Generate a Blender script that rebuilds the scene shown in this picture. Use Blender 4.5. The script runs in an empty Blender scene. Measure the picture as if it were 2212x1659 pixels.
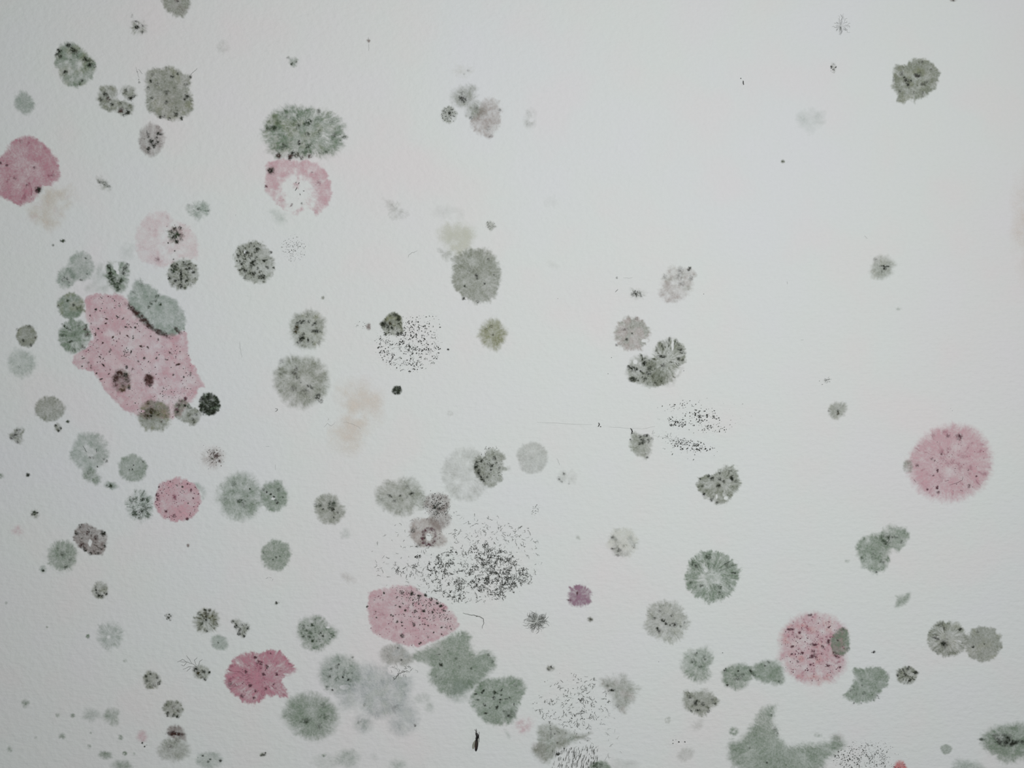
import bpy, math, random
import numpy as np

# ---------------------------------------------------------------- camera, light, exposure
S = 0.0002                      # metres of wall per photograph pixel
CX, CZ = 1106.0, 1.40           # wall height of the frame's centre is 1.4 m
sc = bpy.context.scene
col = sc.collection
cam_d = bpy.data.cameras.new('camera')
cam_d.lens = 27; cam_d.sensor_width = 36
cam_d.clip_start = 0.01
cam = bpy.data.objects.new('camera', cam_d)
cam.location = (0, -2212 * S * 27 / 36, CZ)
cam.rotation_euler = (math.radians(90), 0, 0)
col.objects.link(cam); sc.camera = cam

world = bpy.data.worlds.new('world'); sc.world = world
world.use_nodes = True
bg = world.node_tree.nodes['Background']
bg.inputs[0].default_value = (0.97, 1.0, 1.0, 1); bg.inputs[1].default_value = 0.06

def area(name, loc, target, size, power, color):
    l = bpy.data.lights.new(name, 'AREA'); l.shape = 'SQUARE'; l.size = size; l.energy = power; l.color = color
    o = bpy.data.objects.new(name, l); o.location = loc
    d = [t - a for t, a in zip(target, loc)]
    from mathutils import Vector
    o.rotation_euler = Vector(d).to_track_quat('-Z', 'Y').to_euler()
    col.objects.link(o)
area('falloff_fill', (0.05, -0.57, 1.455), (0.05, 0, 1.455), 0.30, 2.5, (0.993, 1.0, 0.993))  # added soft light facing the wall, sets the brightness falloff; no ceiling fitting
area('side_rake_fill', (1.1, -0.55, 2.0), (0.0, 0, 1.4), 0.5, 2.6, (1.0, 1.0, 1.0))  # added weak side light that rakes the grain; no window is modelled
sc.view_settings.view_transform = 'Standard'; sc.view_settings.look = 'None'
sc.view_settings.gamma = 1; sc.view_settings.use_curve_mapping = False
sc.view_settings.exposure = 0.0
sc.cycles.transparent_max_bounces = 24

# ---------------------------------------------------------------- numpy noise
def _hash(ix, iy, seed):
    h = (ix.astype(np.int64) * 374761393 + iy.astype(np.int64) * 668265263 + seed * 1442695041) & 0xFFFFFFFF
    h = ((h ^ (h >> 13)) * 1274126177) & 0xFFFFFFFF
    h = ((h ^ (h >> 16)) * 2246822519) & 0xFFFFFFFF
    return ((h ^ (h >> 15)) & 0xFFFFFF) / float(0xFFFFFF)
def vnoise(x, y, seed):
    ix = np.floor(x); iy = np.floor(y); fx = x - ix; fy = y - iy
    fx = fx * fx * (3 - 2 * fx); fy = fy * fy * (3 - 2 * fy)
    a = _hash(ix, iy, seed); b = _hash(ix + 1, iy, seed); c = _hash(ix, iy + 1, seed); d = _hash(ix + 1, iy + 1, seed)
    return (a + (b - a) * fx) * (1 - fy) + (c + (d - c) * fx) * fy
def fbm(x, y, seed, octv=3):                                   # about -1..1
    r = 0; amp = 1; tot = 0
    for o in range(octv):
        ca, sa = math.cos(o * 1.1 + .4), math.sin(o * 1.1 + .4)
        r = r + amp * vnoise(x * ca - y * sa + 17.3 * o, x * sa + y * ca - 9.1 * o, seed + o * 101)
        tot += amp; amp *= .55; x = x * 2.03; y = y * 2.03
    return (r / tot - .5) * 3.2
def sstep(a, b, x):
    t = np.clip((x - a) / (b - a), 0, 1); return t * t * (3 - 2 * t)

# ---------------------------------------------------------------- colours and materials
def lin(c):
    return tuple(((v / 255) / 12.92 if v <= 10 else ((v / 255 + .055) / 1.055) ** 2.4) for v in c)
def alb(c):                                                    # pigment albedo for a colour as it shows on the lit wall
    return np.array([min(v * 1.30, .9) for v in lin(c)])
PAL = dict(
    G=(112, 128, 110), g=(128, 143, 131), Y=(121, 126, 111), y=(142, 144, 136), B=(124, 112, 108), b=(150, 138, 132),
    O=(118, 121, 80), S=(140, 150, 150), K=(64, 72, 60), P=(176, 126, 139), p=(192, 154, 162), L=(206, 182, 186),
    V=(142, 112, 129), C=(198, 188, 176), c=(190, 191, 179), T=(200, 184, 180), M=(112, 84, 84), R=(190, 116, 116), N=(34, 34, 34),
    E=(150, 158, 158), W=(208, 199, 190))
DK = dict(k=(36, 40, 32), g=(46, 58, 42), b=(62, 44, 40), m=(84, 54, 62), o=(52, 48, 26), y=(62, 62, 58), r=(122, 74, 88))

def grain_nodes(nt):                                           # the paint's fine relief, shared by wall and felt
    N = nt.nodes; Lk = nt.links
    geo = N.new('ShaderNodeNewGeometry')
    def noise(sx, sz, rot, scale, det, rough):
        mp = N.new('ShaderNodeMapping'); mp.inputs['Scale'].default_value = (sx, 1, sz); mp.inputs['Rotation'].default_value = (0, rot, 0)
        Lk.new(geo.outputs['Position'], mp.inputs['Vector'])
        nz = N.new('ShaderNodeTexNoise'); nz.inputs['Scale'].default_value = scale
        nz.inputs['Detail'].default_value = det; nz.inputs['Roughness'].default_value = rough
        Lk.new(mp.outputs[0], nz.inputs['Vector']); return nz.outputs['Fac']
    a = noise(.45, 1.5, .05, 520, 3, .55)
    b = noise(1, 1, .6, 380, 2, .5)
    m = N.new('ShaderNodeMath'); m.operation = 'MULTIPLY_ADD'; Lk.new(a, m.inputs[0]); m.inputs[1].default_value = .7; Lk.new(b, m.inputs[2])
    bp = N.new('ShaderNodeBump'); bp.inputs['Strength'].default_value = BUMP; bp.inputs['Distance'].default_value = 0.0004
    Lk.new(m.outputs[0], bp.inputs['Height'])
    return geo, bp.outputs['Normal']
BUMP = 0.6

def wall_material():
    m = bpy.data.materials.new('matt_white_wall_paint'); m.use_nodes = True; nt = m.node_tree; N = nt.nodes; Lk = nt.links
    bs = N['Principled BSDF']; bs.inputs['Roughness'].default_value = .85; bs.inputs['Specular IOR Level'].default_value = .15
    geo, nrm = grain_nodes(nt); Lk.new(nrm, bs.inputs['Normal'])
    def nz(scale, stops, off):
        mp = N.new('ShaderNodeMapping'); mp.inputs['Location'].default_value = (off, 0, off * .7); Lk.new(geo.outputs['Position'], mp.inputs['Vector'])
        t = N.new('ShaderNodeTexNoise'); t.inputs['Scale'].default_value = scale; t.inputs['Detail'].default_value = 3; Lk.new(mp.outputs[0], t.inputs['Vector'])
        r = N.new('ShaderNodeValToRGB'); r.color_ramp.elements[0].position = stops[0][0]; r.color_ramp.elements[0].color = stops[0][1]
        r.color_ramp.elements[1].position = stops[-1][0]; r.color_ramp.elements[1].color = stops[-1][1]
        for s in stops[1:-1]:
            e = r.color_ramp.elements.new(s[0]); e.color = s[1]
        Lk.new(t.outputs['Fac'], r.inputs[0]); return r.outputs[0]
    # faint uneven tint of the paint: pinkish, greenish and bluish patches
    big = nz(8, [(.38, (.758, .754, .756, 1)), (.5, (.748, .770, .760, 1)), (.64, (.750, .764, .774, 1))], 3.1)
    sml = nz(30, [(.35, (1.012, .988, .99, 1)), (.5, (.992, 1.004, .998, 1)), (.66, (1.0, 1.0, 1.012, 1))], 9.7)
    fine = nz(700, [(.25, (.975, .975, .975, 1)), (.75, (1.0, 1.0, 1.0, 1))], 1.3)
    def mul(a, b):
        x = N.new('ShaderNodeMix'); x.data_type = 'RGBA'; x.blend_type = 'MULTIPLY'; x.inputs[0].default_value = 1
        Lk.new(a, x.inputs[6]); Lk.new(b, x.inputs[7]); return x.outputs[2]
    Lk.new(mul(mul(big, sml), fine), bs.inputs['Base Color'])
    return m

def felt_material():
    m = bpy.data.materials.new('mould_felt'); m.use_nodes = True; nt = m.node_tree; N = nt.nodes; Lk = nt.links
    bs = N['Principled BSDF']; bs.inputs['Roughness'].default_value = .95; bs.inputs['Specular IOR Level'].default_value = .05
    geo, nrm = grain_nodes(nt); Lk.new(nrm, bs.inputs['Normal'])
    at = N.new('ShaderNodeAttribute'); at.attribute_name = 'pigment'
    Lk.new(at.outputs['Color'], bs.inputs['Base Color'])
    t = N.new('ShaderNodeTexNoise'); t.inputs['Scale'].default_value = 1500; t.inputs['Detail'].default_value = 2
    Lk.new(geo.outputs['Position'], t.inputs['Vector'])
    mr = N.new('ShaderNodeMapRange'); mr.inputs[1].default_value = .3; mr.inputs[2].default_value = .7; mr.inputs[3].default_value = .8; mr.inputs[4].default_value = 1.2
    Lk.new(t.outputs['Fac'], mr.inputs[0])
    mu = N.new('ShaderNodeMath'); mu.operation = 'MULTIPLY'; mu.use_clamp = True
    Lk.new(at.outputs['Alpha'], mu.inputs[0]); Lk.new(mr.outputs[0], mu.inputs[1])
    Lk.new(mu.outputs[0], bs.inputs['Alpha'])
    return m

def plain(name, c, rough=.8, alpha=1):
    m = bpy.data.materials.new(name); m.use_nodes = True; N = m.node_tree.nodes; bs = N['Principled BSDF']
    t = N.new('ShaderNodeTexNoise'); t.inputs['Scale'].default_value = 900
    r = N.new('ShaderNodeValToRGB'); a = alb(c); r.color_ramp.elements[0].color = (*(a * .7), 1); r.color_ramp.elements[1].color = (*(a * 1.3), 1)
    g = N.new('ShaderNodeNewGeometry'); m.node_tree.links.new(g.outputs['Position'], t.inputs['Vector'])
    m.node_tree.links.new(t.outputs['Fac'], r.inputs[0]); m.node_tree.links.new(r.outputs[0], bs.inputs['Base Color'])
    bs.inputs['Roughness'].default_value = rough; bs.inputs['Alpha'].default_value = alpha
    return m
WALL_M = wall_material(); FELT_M = felt_material()
GRAIN = dict(k=plain('black_spores', (48, 50, 46), .8, .8), g=plain('dark_green_spores', (58, 66, 54), .8, .8), b=plain('brown_spores', (76, 60, 56), .8, .8),
             m=plain('maroon_spores', (92, 50, 66), .8, .85), f=plain('faint_spores', (130, 132, 130), .8, .6), x=plain('faint_hairs', (136, 138, 136), .8, .4), n=plain('black_debris', (18, 18, 18), .6),
             y=plain('grey_spores', (84, 86, 82), .8, .8))

# ---------------------------------------------------------------- helpers
def W(px, py, h=0.0):
    """a point of the wall's face given in photograph pixels, h pixels proud of it"""
    return ((px - CX) * S, -h * S, CZ + (829.5 - py) * S)
def link(o, parent=None):
    col.objects.link(o)
    if parent is not None: o.parent = parent
    return o
_layer = [0]
def tile(t):
    ox, oy, k = {'A': (0, 0, 3.95), 'B': (0, 400, 3.95), 'C': (0, 800, 3.95), 'D': (0, 1200, 3.6144),
                 'E': (540, 0, 3.95), 'F': (540, 400, 3.95), 'G': (540, 800, 3.95), 'H': (560, 1200, 3.6144),
                 'I': (1100, 0, 3.95), 'J': (1100, 400, 3.95), 'K': (1100, 800, 3.95), 'L': (1100, 1200, 3.6144),
                 'M': (1652, 0, 3.95), 'N': (1652, 400, 3.95), 'O': (1652, 800, 3.95), 'Q': (1600, 1200, 3.6144), '-': (0, 0, 1)}[t]
    return ox, oy, k
def pts(t, flat):
    ox, oy, k = tile(t); return [(ox + flat[i] / k, oy + flat[i + 1] / k) for i in range(0, len(flat), 2)]
def chaikin(P, n=2):
    P = np.array(P, float)
    for _ in range(n):
        Q = np.roll(P, -1, 0); P = np.stack([P * .75 + Q * .25, P * .25 + Q * .75], 1).reshape(-1, 2)
    return P
def poly_sd(X, Y, P):
    d = np.full(X.shape, 1e18); inside = np.zeros(X.shape, bool); n = len(P)
    for i in range(n):
        ax, ay = P[i]; bx, by = P[(i + 1) % n]; ex, ey = bx - ax, by - ay; wx, wy = X - ax, Y - ay
        t = np.clip((wx * ex + wy * ey) / (ex * ex + ey * ey + 1e-9), 0, 1)
        d = np.minimum(d, (wx - ex * t) ** 2 + (wy - ey * t) ** 2)
        c = ((ay > Y) != (by > Y)) & (X < (bx - ax) * (Y - ay) / (by - ay + 1e-12) + ax); inside ^= c
    return np.where(inside, 1, -1) * np.sqrt(d)

def field(seed, shape, a, c, edge=6, rough=.1, hair=2.0, fil=.15, blot=.3, bs=14, hollow=0, hr=.5, core=0, cr=.35, rim=0, rw=6,
          dk=0, dc='k', ds=5, dt=.45, dpol=.3, dcore=0, cuts=(), clear=(), step=None, tint=None, stretch=0):
    """density of one felt: returns the sampled grid with alpha and pigment"""
    kind = shape[0]
    if kind == 'e':
        _, x, y, rx, ry = shape[:5]; rot = math.radians(shape[5]) if len(shape) > 5 else 0
        B = (x - max(rx, ry) * 1.25 - 8, x + max(rx, ry) * 1.25 + 8, y - max(rx, ry) * 1.25 - 8, y + max(rx, ry) * 1.25 + 8); cx, cy = x, y; R = math.sqrt(rx * ry)
    elif kind == 'b':
        bl = shape[1]; B = (min(b[0] - b[2] for b in bl) - 10, max(b[0] + b[2] for b in bl) + 10, min(b[1] - b[3] for b in bl) - 10, max(b[1] + b[3] for b in bl) + 10)
        cx = sum(b[0] * b[2] * b[3] for b in bl) / sum(b[2] * b[3] for b in bl); cy = sum(b[1] * b[2] * b[3] for b in bl) / sum(b[2] * b[3] for b in bl)
        R = max(b[2] for b in bl)
    else:
        P = chaikin(shape[1], 2 if len(shape[1]) < 24 else 1); B = (P[:, 0].min() - 10, P[:, 0].max() + 10, P[:, 1].min() - 10, P[:, 1].max() + 10)
        cx, cy = P.mean(0); R = math.sqrt((B[1] - B[0] - 20) * (B[3] - B[2] - 20)) / 2
    if step is None: step = 1.0 if R < 16 else (1.3 if R < 60 else 1.6)
    hair = hair * .62 * min(1.0, (R + 4) / 26); edge = edge * 1.7; a = a * .87; blot = blot * 1.55
    nx = int((B[1] - B[0]) / step) + 2; ny = int((B[3] - B[2]) / step) + 2
    X, Y = np.meshgrid(B[0] + np.arange(nx) * step, B[2] + np.arange(ny) * step)
    wx = X + fbm(X / 9, Y / 9, seed + 5, 2) * min(3.0, R * .08) * (1 + stretch); wy = Y + fbm(X / 9, Y / 9, seed + 6, 2) * min(3.0, R * .08)
    th = np.arctan2(wy - cy, wx - cx); rr = np.hypot(wx - cx, wy - cy) / R
    if kind == 'e':
        dx, dy = wx - x, wy - y; u = (dx * math.cos(rot) + dy * math.sin(rot)) / rx; v = (-dx * math.sin(rot) + dy * math.cos(rot)) / ry
        rr = np.hypot(u, v); sd = (1 - rr) * R
    elif kind == 'b':
        sd = np.full(X.shape, -1e9)
        for (x, y, rx, ry) in bl:
            e = (1 - np.hypot((wx - x) / rx, (wy - y) / ry)) * math.sqrt(rx * ry); k = 5.0
            hh = np.clip(.5 + .5 * (sd - e) / k, 0, 1); sd = e * (1 - hh) + sd * hh + k * hh * (1 - hh)
    else: sd = poly_sd(wx, wy, P)
    Kc = max(3.0, R / 3.6)
    ct, st = np.cos(th), np.sin(th)
    lowang = fbm(ct * 1.6 + 5, st * 1.6, seed + 11, 2)
    streak = fbm(ct * Kc * (1 + .2 * rr), st * Kc * (1 + .2 * rr), seed + 12, 2)
    fine = fbm(X / 3.2, Y / 3.2, seed + 13, 2)
    sd = sd + rough * R * lowang * .7 + hair * streak * 1.2 + hair * .6 * fine
    for (kx, ky, nxx, nyy) in cuts:                             # straight edge through (kx,ky), keeps the side away from the normal
        sd = np.minimum(sd, -((X - kx) * nxx + (Y - ky) * nyy) / math.hypot(nxx, nyy) + fine * .8)
    mask = sstep(-edge * .5, edge * .5, sd - edge * .25)
    low = fbm(X / bs, Y / bs, seed + 21, 3)
    mod = 1 + blot * low + fil * streak * sstep(.1, .5, rr) + core * np.exp(-(rr / cr) ** 2) + rim * np.exp(-np.clip(sd, 0, None) / rw)
    if hollow: mod = mod - hollow * (1 - sstep(hr * .5, hr * 1.3, rr + low * .1))
    al = np.clip(a * mask * np.clip(mod, .03, 3) * (1 + .15 * fine), 0, .95)
    for (hx, hy, hrx, hry) in clear:
        al = al * (1 - .95 * (1 - sstep(.75, 1.15, np.hypot((X - hx) / hrx, (Y - hy) / hry) + fine * .1)))
    base = alb(PAL[c])[None, None, :] * np.ones(X.shape + (1,))
    if tint is not None:                                        # a second colour in soft patches
        tw = sstep(-.1, .9, fbm(X / 16, Y / 16, seed + 51, 2))[..., None] * tint[1]; base = base * (1 - tw) + alb(PAL[tint[0]]) * tw
    if dk > 0:
        dt -= .12
        n1 = .65 * fbm(X / ds, Y / ds, seed + 31, 3) + .55 * (.75 - 2.6 * np.abs(fbm(X / (ds * 1.5), Y / (ds * 1.5), seed + 35, 2))); n2 = fbm(ct * Kc * 1.3, st * Kc * 1.3, seed + 32, 2) + .5 * fbm(X / ds, Y / ds, seed + 33, 2)
        n = n1 * (1 - dpol) + n2 * dpol + .35 * low + dcore * (.6 - rr)
        D = dk * sstep(dt, dt + .75, n) * sstep(.25, .9, mask)
        base = base * (1 - D[..., None]) + alb(DK[dc]) * D[..., None]; al = np.clip(al + (1 - al) * D * .75, 0, .95)
        for (hx, hy, hrx, hry) in clear:
            al = al * (1 - .95 * (1 - sstep(.75, 1.15, np.hypot((X - hx) / hrx, (Y - hy) / hry) + fine * .1)))
    return X, Y, al, base, (cx, cy, R, mask)

def felt_mesh(name, F, origin, lift, parent=None, cut=.022, thick=.35):
    """relief sheet of the felt: only cells that carry mould, thicker where it is denser"""
    X, Y, al, base, _ = F
    ny, nx = X.shape
    cmx = np.maximum(np.maximum(al[:-1, :-1], al[1:, :-1]), np.maximum(al[:-1, 1:], al[1:, 1:])) > cut
    if not cmx.any(): cmx[ny // 2, nx // 2] = True
    idx = np.arange(nx * ny).reshape(ny, nx)
    j, i = np.nonzero(cmx)
    quads = np.stack([idx[j, i], idx[j + 1, i], idx[j + 1, i + 1], idx[j, i + 1]], 1)
    used, inv = np.unique(quads, return_inverse=True); quads = inv.reshape(-1, 4)
    x = X.ravel()[used]; y = Y.ravel()[used]; a = al.ravel()[used]; b = base.reshape(-1, 3)[used]
    h = lift + thick * a
    co = np.stack([(x - CX) * S - origin[0], -h * S - origin[1], CZ + (829.5 - y) * S - origin[2]], 1)
    me = bpy.data.meshes.new(name)
    me.vertices.add(len(co)); me.vertices.foreach_set('co', co.astype(np.float32).ravel())
    me.loops.add(quads.size); me.loops.foreach_set('vertex_index', quads.astype(np.int32).ravel())
    me.polygons.add(len(quads)); me.polygons.foreach_set('loop_start', np.arange(0, quads.size, 4, dtype=np.int32))
    me.polygons.foreach_set('use_smooth', np.ones(len(quads), bool))
    me.update(calc_edges=True)
    at = me.color_attributes.new('pigment', 'FLOAT_COLOR', 'POINT')
    at.data.foreach_set('color', np.concatenate([b, a[:, None]], 1).astype(np.float32).ravel())
    me.materials.append(FELT_M)
    return link(bpy.data.objects.new(name, me), parent)

def raw_mesh(name, verts, faces, mat, parent=None, smooth=True):
    me = bpy.data.meshes.new(name); me.from_pydata(verts, [], faces); me.update()
    if smooth: me.polygons.foreach_set('use_smooth', [True] * len(me.polygons))
    me.materials.append(mat); return link(bpy.data.objects.new(name, me), parent)

def add_dot(V, Fc, x, y, r, o, lift, rnd, el=1.0, n=6):
    """one spore head: a small uneven dome standing on the wall"""
    b = len(V); r = r * .8; ph = rnd.random() * 6.28; ca, sa = math.cos(ph), math.sin(ph)
    for k in range(n):
        t = k / n * 6.2832; q = r * (.75 + .5 * rnd.random()); u, v = q * math.cos(t) * el, q * math.sin(t) / math.sqrt(el)
        p = W(x + u * ca - v * sa, y + u * sa + v * ca, lift); V.append(tuple(p[i] - o[i] for i in range(3)))
    p = W(x, y, lift + r * .7); V.append(tuple(p[i] - o[i] for i in range(3)))
    for k in range(n): Fc.append((b + k, b + (k + 1) % n, b + n))
def add_thread(V, Fc, P, w, o, lift):
    """a hypha: three-sided tube following the points, tapered"""
    b = len(V); n = len(P); w = w * .56
    for i, (x, y) in enumerate(P):
        a = P[max(i - 1, 0)]; c = P[min(i + 1, n - 1)]; dx, dy = c[0] - a[0], c[1] - a[1]; L = math.hypot(dx, dy) + 1e-6
        ww = w * (.45 + .55 * math.sin(math.pi * (i + .6) / (n + .2)))
        for (s, hh) in ((-1, 0), (0, 1.2), (1, 0)):
            p = W(x - dy / L * ww * s, y + dx / L * ww * s, lift + hh * ww); V.append(tuple(p[k] - o[k] for k in range(3)))
    for i in range(n - 1):
        q = b + 3 * i; Fc.append((q, q + 1, q + 4, q + 3)); Fc.append((q + 1, q + 2, q + 5, q + 4))
def grains(spec, o, lift, parent, rnd, mask=None, name='spore_grain'):
    """spec = (count, material key, rmin, rmax, placer)"""
    n, mk, r0, r1, placer = spec; V, Fc = [], []
    k = 0; tries = 0
    while k < n and tries < n * 30:
        tries += 1; p = placer(rnd)
        if p is None: continue
        add_dot(V, Fc, p[0], p[1], r0 + (r1 - r0) * rnd.random() ** 2, o, lift, rnd, 1 + .6 * rnd.random()); k += 1
    ob = raw_mesh(name, V, Fc, GRAIN[mk], parent); ob['kind'] = 'stuff'; return ob
def pl_disc(x, y, rx, ry, bias=.5):
    def f(r):
        t = r.random() * 6.2832; q = r.random() ** bias; return (x + rx * q * math.cos(t), y + ry * q * math.sin(t))
    return f
def pl_poly(P, sd, thr=.45, scale=11):
    xs = [p[0] for p in P]; ys = [p[1] for p in P]; PP = np.array(P)
    def f(r):
        x = r.uniform(min(xs), max(xs)); y = r.uniform(min(ys), max(ys))
        if poly_sd(np.array([x]), np.array([y]), PP)[0] < 2: return None
        if fbm(np.array([x / scale]), np.array([y / scale]), sd, 2)[0] < thr * (r.random() * 2 - 1): return None
        return (x, y)
    return f
def pl_ring(x, y, rx, ry, lo, hi):
    def f(r):
        t = r.random() * 6.2832; q = lo + (hi - lo) * r.random(); return (x + rx * q * math.cos(t), y + ry * q * math.sin(t))
    return f
def pl_cell(x, y, rx, ry, sd, sc_=13, wd=.3, bias=.5):
    """placement along the walls of a foam of empty cells"""
    def f(r):
        t = r.random() * 6.2832; q = r.random() ** bias; px, py = x + rx * q * math.cos(t), y + ry * q * math.sin(t)
        if abs(fbm(np.array([px / sc_]), np.array([py / sc_]), sd, 2)[0]) > wd: return None
        return (px, py)
    return f
def pl_noise(x, y, rx, ry, sd, sc_=9, thr=.15, bias=.55):
    """clustered placement: only where a noise is high"""
    def f(r):
        t = r.random() * 6.2832; q = r.random() ** bias; px, py = x + rx * q * math.cos(t), y + ry * q * math.sin(t)
        if fbm(np.array([px / sc_]), np.array([py / sc_]), sd, 2)[0] < thr: return None
        return (px, py)
    return f

SEED = [100]
def root(name, label, cat, x, y, group=None):
    e = bpy.data.objects.new(name, None); e.empty_display_size = .002; e.location = W(x, y, 0)
    link(e); e['label'] = label; e['category'] = cat
    if group: e['group'] = group
    return e
def colony(label, shape, a=.5, c='G', clumps=(), dots=None, t='-', name='mould_colony', cat='mould colony', group=None, z=None, extra=(), **kw):
    """clumps: (x,y,r,strength[,colour]) dark knots of spores, in the coordinates of tile t; dots: list of grain specs"""
    SEED[0] += 37; seed = kw.pop('seed', SEED[0]); rnd = random.Random(seed)
    ox, oy, k = tile(t)
    if shape[0] == 'p': shape = ('p', pts(t, shape[1]))
    F = field(seed, shape, a, c, **kw); cx, cy = F[4][0], F[4][1]
    _layer[0] = (_layer[0] + 1) % 9
    lift = (z if z is not None else 0) * .8 + .25 + .07 * _layer[0]
    if not clumps and not dots and not extra:
        ob = felt_mesh(name, F, W(cx, cy, 0), lift); ob.location = W(cx, cy, 0)
        ob['label'] = label; ob['category'] = cat
        if group: ob['group'] = group
        return ob
    e = root(name, label, cat, cx, cy, group); o = W(cx, cy, 0)
    felt_mesh('felt', F, o, lift, e)
    for q in clumps:
        x, y, r, s = ox + q[0] / k, oy + q[1] / k, q[2] / k, q[3]; dc = q[4] if len(q) > 4 else 'k'
        el = q[5] if len(q) > 5 else 1.0; ro = q[6] if len(q) > 6 else 0
        PAL['_'] = DK[dc]; SEED[0] += 1
        Fc = field(SEED[0] * 3 + 1, ('e', x, y, r * el, r / math.sqrt(el), ro), min(.86, s * .9 + (.06 if r < 3 else 0)), '_', edge=max(1.6, r * .75), rough=.3, hair=.5, fil=0, blot=.75, bs=max(2.6, r * .42), step=.9)
        felt_mesh('spore_clump', Fc, o, lift + .45 + .05 * rnd.random(), e, cut=.05)
    for sp in (dots or ()): grains(sp, o, lift + .35, e, rnd)
    for f in extra: f(e, o, lift + .4, rnd)
    return e
def E(x, y, rx, ry=None, rot=0): return ('e', x, y, rx, rx if ry is None else ry, rot)
def speck(label, x, y, r, a=.7, c='K', ry=None, rot=0, group=None, **kw):
    d = dict(edge=max(2, r * .6), rough=.22, hair=.9, blot=.6, bs=max(3, r * .6), fil=.1, core=.5, cr=.5); d.update(kw)
    return colony(label, E(x, y, r, ry, rot), a, c, name='mould_speck', cat='mould speck', group=group, **d)
def stain(label, shape, a, c, **kw):
    d = dict(edge=22, rough=.25, hair=2, blot=.5, bs=24, fil=.1, step=2.2); d.update(kw)
    return colony(label, shape, a, c, name='stain', cat='stain', **d)
def threads(V, Fc, n, placer, rnd, o, lift, w=.8, ln=(4, 12), curl=.9):
    for _ in range(n):
        p = None
        for _q in range(40):
            p = placer(rnd)
            if p is not None: break
        if p is None: continue
        x, y = p; a = rnd.random() * 6.28; L = rnd.uniform(*ln); P = [(x, y)]; m = max(3, int(L / 2.2))
        for _k in range(m):
            a += rnd.uniform(-curl, curl); x += math.cos(a) * L / m; y += math.sin(a) * L / m; P.append((x, y))
        add_thread(V, Fc, P, w * rnd.uniform(.6, 1.3), o, lift)
        if rnd.random() < .5:                                   # a side branch
            j = P[len(P) // 2]; b = a + rnd.choice((-1, 1)) * rnd.uniform(.7, 1.4)
            add_thread(V, Fc, [j, (j[0] + math.cos(b) * L * .2, j[1] + math.sin(b) * L * .2), (j[0] + math.cos(b + .3) * L * .4, j[1] + math.sin(b + .3) * L * .4)], w * .7, o, lift)
def spore_field(label, x, y, parts, cat='mould spores'):
    """loose spores or hyphae nobody could count: one object per field, parts share it"""
    rnd = random.Random(SEED[0] * 7); SEED[0] += 13; o = W(x, y, 0)
    e = root('spore_field', label, cat, x, y); e['kind'] = 'stuff'
    for (kind, n, mk, args) in parts:
        V, Fc = [], []
        if kind == 'd':
            placer, r0, r1 = args; c = 0; tr = 0
            while c < n and tr < n * 40:
                tr += 1; p = placer(rnd)
                if p is None: continue
                add_dot(V, Fc, p[0], p[1], r0 + (r1 - r0) * rnd.random() ** 2.2, o, .9, rnd, 1 + .8 * rnd.random()); c += 1
        else:
            placer, w, ln = args; threads(V, Fc, n, placer, rnd, o, .9, w, ln)
        ob = raw_mesh('spore_grain' if kind == 'd' else 'hypha', V, Fc, GRAIN[mk], e); ob['kind'] = 'stuff'
    return e
def fibre(label, lines, w=.8, mk='n', group=None, dots=(), cat='fibre', name='dark_fibre'):
    o = W(*lines[0][0]); V, Fc = [], []; rnd = random.Random(len(label))
    for P in lines:
        Q = [P[0]]
        for i in range(len(P) - 1):
            for k in range(1, 4): Q.append((P[i][0] + (P[i + 1][0] - P[i][0]) * k / 3 + .5 * math.sin(7.1 * i + 3.3 * k), P[i][1] + (P[i + 1][1] - P[i][1]) * k / 3 + .5 * math.sin(5.3 * i + 2.1 * k)))
        add_thread(V, Fc, Q, w, o, .7)
    for (x, y, r) in dots: add_dot(V, Fc, x, y, r, o, .7, rnd)
    ob = raw_mesh(name, V, Fc, GRAIN['x' if mk == 'f' else mk]); ob.location = o; ob['label'] = label; ob['category'] = cat
    if group: ob['group'] = group
    return ob

# ---------------------------------------------------------------- the wall
V = [(-2.0, 0, 0), (2.0, 0, 0), (2.0, 0, 2.6), (-2.0, 0, 2.6), (-2.0, .12, 0), (2.0, .12, 0), (2.0, .12, 2.6), (-2.0, .12, 2.6)]
wall = raw_mesh('wall_back', V, [(0, 1, 2, 3), (5, 4, 7, 6), (4, 5, 1, 0), (3, 2, 6, 7), (4, 0, 3, 7), (1, 5, 6, 2)], WALL_M, smooth=False)
wall['kind'] = 'structure'; wall['label'] = 'matt white painted wall with a fine grain, spotted with mould'

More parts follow.
